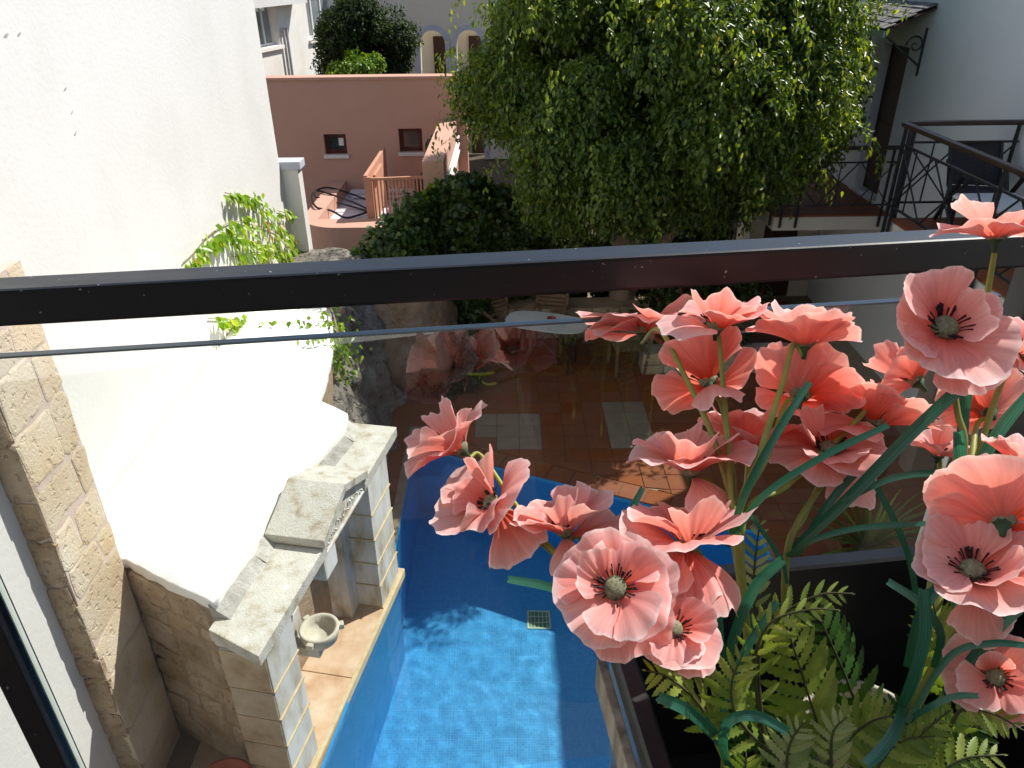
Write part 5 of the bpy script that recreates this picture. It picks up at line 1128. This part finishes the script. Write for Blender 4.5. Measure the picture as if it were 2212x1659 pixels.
for bi, (u, v, w, dep, fc, op, stem, droops, lab) in enumerate(BLOOMS):
    rng = random.Random(500 + bi); dl = NEWD[bi] - dep; dep = NEWD[bi]; stem = [(a, b_, c + dl * (1 - i / (len(stem) - 1))) for i, (a, b_, c) in enumerate(stem)]
    e0m, e1m = math.radians(62 - 42 * op), math.radians(42 - 46 * op); reff = sum(math.cos(e0m + (e1m - e0m) * (i + .5) / 12) for i in range(12)) / 12
    R = .5 * w * dep / F_PX * (1.14 - .18 * max(0, fc[2])) / max(.6, reff)
    Z = (CR * fc[0] + CU * fc[1] - CF * fc[2]).normalized(); X = (CR - Z * CR.dot(Z)).normalized(); Y = Z.cross(X)
    lift = R * (.30 if op > .6 else .45) * max(0, fc[1])
    ctr = atd(u, v, dep) - CU * lift * .75
    spts = [atd(*q_) for q_ in stem]; base = Vector((spts[-1].x, spts[-1].y, 4.55))
    po = thing('poppy', base, 'artificial ' + lab, 'flower', 'artificial poppies in the planter'); POP.append(po)
    rot = rng.uniform(0, 2.1)
    for k in range(3):
        th = rot + k * 2.094 + rng.uniform(-.3, .3); e0 = math.radians(62 - 42 * op + rng.uniform(-12, 8)); e1 = math.radians(42 - 46 * op + rng.uniform(-34, 22))
        petal('petal', po, ctr, X, Y, Z, th, 1.22 + rng.uniform(-.1, .12), R * rng.uniform(.94, 1.18), e0, e1, rng, .085)
    for k in range(3):
        th = rot + 1.047 + k * 2.094 + rng.uniform(-.3, .3); e0 = math.radians(76 - 42 * op + rng.uniform(-10, 8)); e1 = math.radians(58 - 46 * op + (34, -8, -38)[(k + bi) % 3] * (.6 + .5 * max(0, fc[2])) + rng.uniform(-10, 10))
        petal('petal', po, ctr, X, Y, Z, th, 1.10 + rng.uniform(-.12, .12), R * rng.uniform(.86, 1.10), e0, e1, rng, .09, .02)
    for (ang, el, rs) in droops: petal('petal', po, ctr, X, Y, Z, math.radians(ang), .95, R * rs * 1.05, el * .45, el * 1.25, rng, .10, -.02)
    pr = .5 * w * dep / F_PX * .225
    pod = MB(); prof = [(0, -.3)] + [(math.sin(a) * 1.0, -math.cos(a) * .82 + .35) for a in np.linspace(.5, 3.0, 9)] + [(0, 1.12)]
    pod.lathe((0, 0, 0), [(r * pr, z * pr + pr * .35) for r, z in prof], 16); RM = Matrix((X, Y, Z)).transposed()
    pod.v = [tuple(ctr + RM @ Vector(p)) for p in pod.v]; pd = pod.build('seed_pod', M['pod'], po, True)
    sm = MB()
    for k in range(34):
        th = rng.uniform(0, 6.283); rr_ = pr * rng.uniform(1.2, 1.8) * (.75 + .35 * op); hh = min(pr * 1.6, rr_ * math.tan(math.radians(min(72, 76 - 36 * op + rng.uniform(-6, 12)))) * .8 + pr * .25); dx = X * math.cos(th) + Y * math.sin(th)
        sm.tube([ctr + dx * pr * .55 + Z * pr * .3, ctr + dx * rr_ * .72 + Z * (hh * .72 + pr * .1), ctr + dx * rr_ + Z * hh], [pr * .045, pr * .05, pr * .085], 4)
    sm.build('stamens', M['stamen'], po, kind='stuff')
    cx = MB(); cx.tube([ctr - Z * R * .20, ctr - Z * R * .06, ctr + Z * R * .02], [.0028, .0042, .009], 8); cx.build('calyx', M['calyx'], po, True)
    path = spline([ctr - Z * R * .16] + spts + ([base] if (spts[-1] - base).length > .03 else []), 7); m_ = len(path)
    MB().tube(path, [.0026 + .0012 * min(1, i / (m_ * .4)) for i in range(m_)], 8).build('stem', M['stem'], po, True)

LEAVES = [  # owner bloom, width px, [(u, v, depth)] from base to tip
 (18, 34, [(1420, 1400, .86), (1330, 1330, .84), (1200, 1272, .82), (1095, 1250, .80)]), (18, 30, [(1400, 1360, .86), (1300, 1290, .83), (1208, 1263, .80)]),
 (20, 26, [(1375, 1240, .9), (1352, 1170, .9), (1362, 1110, .89), (1390, 1052, .88)]), (3, 30, [(1572, 1180, .9), (1612, 1060, .88), (1688, 920, .87), (1750, 825, .86)]),
 (9, 27, [(1585, 1160, .88), (1650, 1070, .84), (1780, 985, .81), (1920, 918, .79)]), (9, 22, [(1700, 1200, .88), (1760, 1165, .85), (1860, 1140, .83), (2018, 1130, .82)]),
 (11, 46, [(1700, 1200, .92), (1830, 1080, .9), (1960, 945, .88), (2060, 850, .86), (2096, 818, .85)]), (12, 26, [(1820, 1085, .9), (1930, 1032, .89), (2060, 1020, .88), (2110, 1030, .87)]),
 (4, 44, [(2060, 1400, .86), (2078, 1200, .85), (2074, 1000, .83), (2070, 928, .80)]), (13, 46, [(2060, 1180, .88), (2100, 1040, .86), (2160, 930, .84), (2225, 850, .82)]),
 (14, 40, [(2076, 1000, .9), (2082, 900, .9), (2090, 785, .89)]), (8, 18, [(1700, 1260, .9), (1690, 1215, .89), (1660, 1165, .88), (1618, 1108, .87)]),
 (8, 42, [(1568, 1470, .88), (1585, 1380, .85), (1630, 1270, .82), (1692, 1206, .80)]), (9, 30, [(1570, 1640, .84), (1565, 1520, .81), (1610, 1405, .79), (1680, 1298, .78)]),
 (19, 38, [(1590, 1690, .82), (1562, 1610, .79), (1580, 1555, .77), (1640, 1548, .76), (1704, 1580, .75)]), (19, 46, [(1590, 1640, .84), (1500, 1545, .81), (1418, 1502, .79)]),
 (22, 32, [(2018, 1440, .8), (2032, 1370, .77), (1990, 1305, .75), (1915, 1254, .73)]), (22, 44, [(1930, 1560, .82), (1968, 1480, .79), (1998, 1370, .76), (1995, 1268, .74)]),
 (24, 44, [(1950, 1530, .78), (1938, 1570, .75), (1905, 1620, .73), (1868, 1655, .71)]), (24, 24, [(1945, 1570, .8), (2000, 1532, .76), (2060, 1505, .74), (2115, 1503, .73)]),
 (12, 24, [(1985, 1330, .92), (1965, 1210, .92), (1930, 1120, .91), (1880, 1030, .9)]), (22, 40, [(1960, 1440, .84), (1985, 1340, .82), (2025, 1270, .8), (2110, 1190, .79)]),  # first blade is added in place of a leaf's reflection in the glass
 (22, 44, [(2000, 1560, .8), (2090, 1440, .77), (2160, 1350, .74), (2230, 1290, .72)]), (24, 26, [(1960, 1560, .78), (2050, 1420, .76), (2140, 1390, .74), (2225, 1395, .73)]),
 (20, 24, [(1585, 1480, .93), (1560, 1400, .93), (1555, 1330, .92)]), (10, 30, [(1720, 1200, .93), (1800, 1075, .93), (1870, 1000, .93)]), (1, 20, [(1690, 1440, .95), (1640, 1380, .95), (1600, 1290, .95)]),
]
for (ow, wpx, pts) in LEAVES:
    dep = sum(p[2] for p in pts) / len(pts); strap('leaf', POP[ow], [atd(*p) for p in pts], .56 * wpx * dep / F_PX, .8, .45, None, random.uniform(-.5, .5))

# ferns: rachis with toothed leaflets that share one mesh
def leaflet_mesh(name, mat):
    n_ = 7; L_, R_ = [], []
    for i in range(n_ + 1):
        t = i / n_; w = .165 * math.sin(math.pi * min(1, .18 + .82 * t)) ** .8 + .012
        for dx, ww in ((0, w), (.085, w * .62)):
            if i == n_ and dx: continue
            L_.append((t + dx * .6, ww, .05 * ww - .18 * t * t)); R_.append((t + dx * .6, -ww, .05 * ww - .18 * t * t))
    mid = [(p[0], 0, -.18 * p[0] * p[0] - .02) for p in L_]; k = len(L_); vs = L_ + mid + R_
    me = bpy.data.meshes.new(name); me.from_pydata(vs, [], [(i, k + i, k + i + 1, i + 1) for i in range(k - 1)] + [(k + i, 2 * k + i, 2 * k + i + 1, k + i + 1) for i in range(k - 1)]); me.materials.append(mat)
    me.polygons.foreach_set('use_smooth', [True] * len(me.polygons)); return me
LM = {k: leaflet_mesh(k + '_leaflet', M[k]) for k in ('fern', 'fern_dark', 'fern_pale')}
def fern(label, fronds, base):
    f = thing('fern', base, label, 'fern', 'artificial ferns in the planter')
    for (kind, wpx, nl, pts) in fronds:
        P_ = spline([atd(*p) for p in pts], 8); m_ = len(P_); dep = sum(p[2] for p in pts) / len(pts); wd = wpx * dep / F_PX
        rb_ = MB().tube(P_, [.0022 * (1 - .7 * i / m_) for i in range(m_)], 5).build('frond', M['fern_rib'], f, True)
        for k in range(nl):
            t = .12 + .86 * k / (nl - 1); x = t * (m_ - 1); i = min(int(x), m_ - 2); p = P_[i].lerp(P_[i + 1], x - i); d = (P_[i + 1] - P_[i]).normalized()
            vw = ((CC - p).normalized() + Vector((0, 0, .9))).normalized(); sd = d.cross(vw).normalized(); up = sd.cross(d).normalized()
            ln_ = wd * (math.sin(math.pi * min(1, .25 + .75 * t)) ** .7 * .95 + .06)
            for sg in (-1, 1):
                if k == nl - 1 and sg == 1: continue
                a = sd * sg * (.86 if k < nl - 1 else .0) + d * (.42 + .35 * t) - up * random.uniform(.0, .25); a.normalize(); z = (up + sd * sg * random.uniform(-.3, .3)); y = z.cross(a).normalized(); z = a.cross(y)
                wsc = random.uniform(.85, 1.1) * ln_
                mt = Matrix(((a.x * ln_, y.x * wsc, z.x * ln_, p.x), (a.y * ln_, y.y * wsc, z.y * ln_, p.y), (a.z * ln_, y.z * wsc, z.z * ln_, p.z), (0, 0, 0, 1)))
                o = share('leaflet', LM[kind], mt); o.parent = rb_; o.matrix_parent_inverse = rb_.matrix_parent_inverse.inverted() @ Matrix.Identity(4) if False else Matrix.Identity(4)
                # rb_ itself sits at the fern's location through its parent inverse, so its world matrix is the identity
    return f
fern('yellow green fern with arching toothed fronds in the planter middle', [
    ('fern', 60, 11, [(1650, 1600, .82), (1640, 1420, .80), (1690, 1330, .78), (1770, 1285, .76), (1842, 1282, .74)]),
    ('fern', 52, 10, [(1650, 1600, .82), (1630, 1440, .80), (1660, 1350, .77), (1740, 1318, .75), (1812, 1318, .73)]),
    ('fern', 115, 12, [(1800, 1640, .86), (1765, 1560, .84), (1728, 1440, .82), (1690, 1325, .80)]),
    ('fern', 80, 11, [(1700, 1660, .82), (1600, 1560, .80), (1580, 1480, .79), (1610, 1400, .78)]),
    ('fern', 85, 11, [(1760, 1680, .84), (1830, 1600, .82), (1880, 1560, .80), (1930, 1545, .79)]),
    ('fern', 70, 8, [(1560, 1600, .84), (1500, 1510, .82), (1440, 1462, .80), (1395, 1448, .79)])], atd(1680, 1600, .88))
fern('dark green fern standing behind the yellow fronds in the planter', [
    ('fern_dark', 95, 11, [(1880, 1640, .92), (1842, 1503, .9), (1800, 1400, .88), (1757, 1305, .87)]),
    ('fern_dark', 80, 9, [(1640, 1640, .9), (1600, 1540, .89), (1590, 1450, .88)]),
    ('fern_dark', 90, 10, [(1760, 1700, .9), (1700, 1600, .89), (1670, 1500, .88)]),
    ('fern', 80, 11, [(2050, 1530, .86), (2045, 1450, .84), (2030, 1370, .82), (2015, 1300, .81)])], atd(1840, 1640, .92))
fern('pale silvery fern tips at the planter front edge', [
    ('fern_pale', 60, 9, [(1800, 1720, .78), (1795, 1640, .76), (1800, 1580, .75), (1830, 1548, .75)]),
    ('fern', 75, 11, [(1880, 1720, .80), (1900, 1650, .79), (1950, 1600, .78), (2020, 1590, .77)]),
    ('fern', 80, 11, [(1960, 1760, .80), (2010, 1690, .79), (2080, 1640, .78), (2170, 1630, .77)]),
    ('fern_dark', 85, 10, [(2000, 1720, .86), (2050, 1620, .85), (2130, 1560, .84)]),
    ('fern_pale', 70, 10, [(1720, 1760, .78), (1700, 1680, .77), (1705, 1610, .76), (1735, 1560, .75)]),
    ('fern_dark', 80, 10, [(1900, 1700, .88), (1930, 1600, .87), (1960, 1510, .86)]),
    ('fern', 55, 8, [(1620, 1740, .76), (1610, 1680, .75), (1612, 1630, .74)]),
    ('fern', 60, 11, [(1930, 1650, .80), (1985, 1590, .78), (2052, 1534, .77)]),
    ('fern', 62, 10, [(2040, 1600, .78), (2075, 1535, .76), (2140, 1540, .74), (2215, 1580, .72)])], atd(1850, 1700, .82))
fern('grey green fern frond rising at the back rim of the planter', [
    ('fern_pale', 46, 12, [(1640, 1420, .97), (1628, 1290, .96), (1632, 1200, .95), (1645, 1105, .95)]),
    ('fern_dark', 60, 9, [(2010, 1500, .95), (2040, 1400, .93), (2075, 1290, .92)])], atd(1640, 1450, .97))
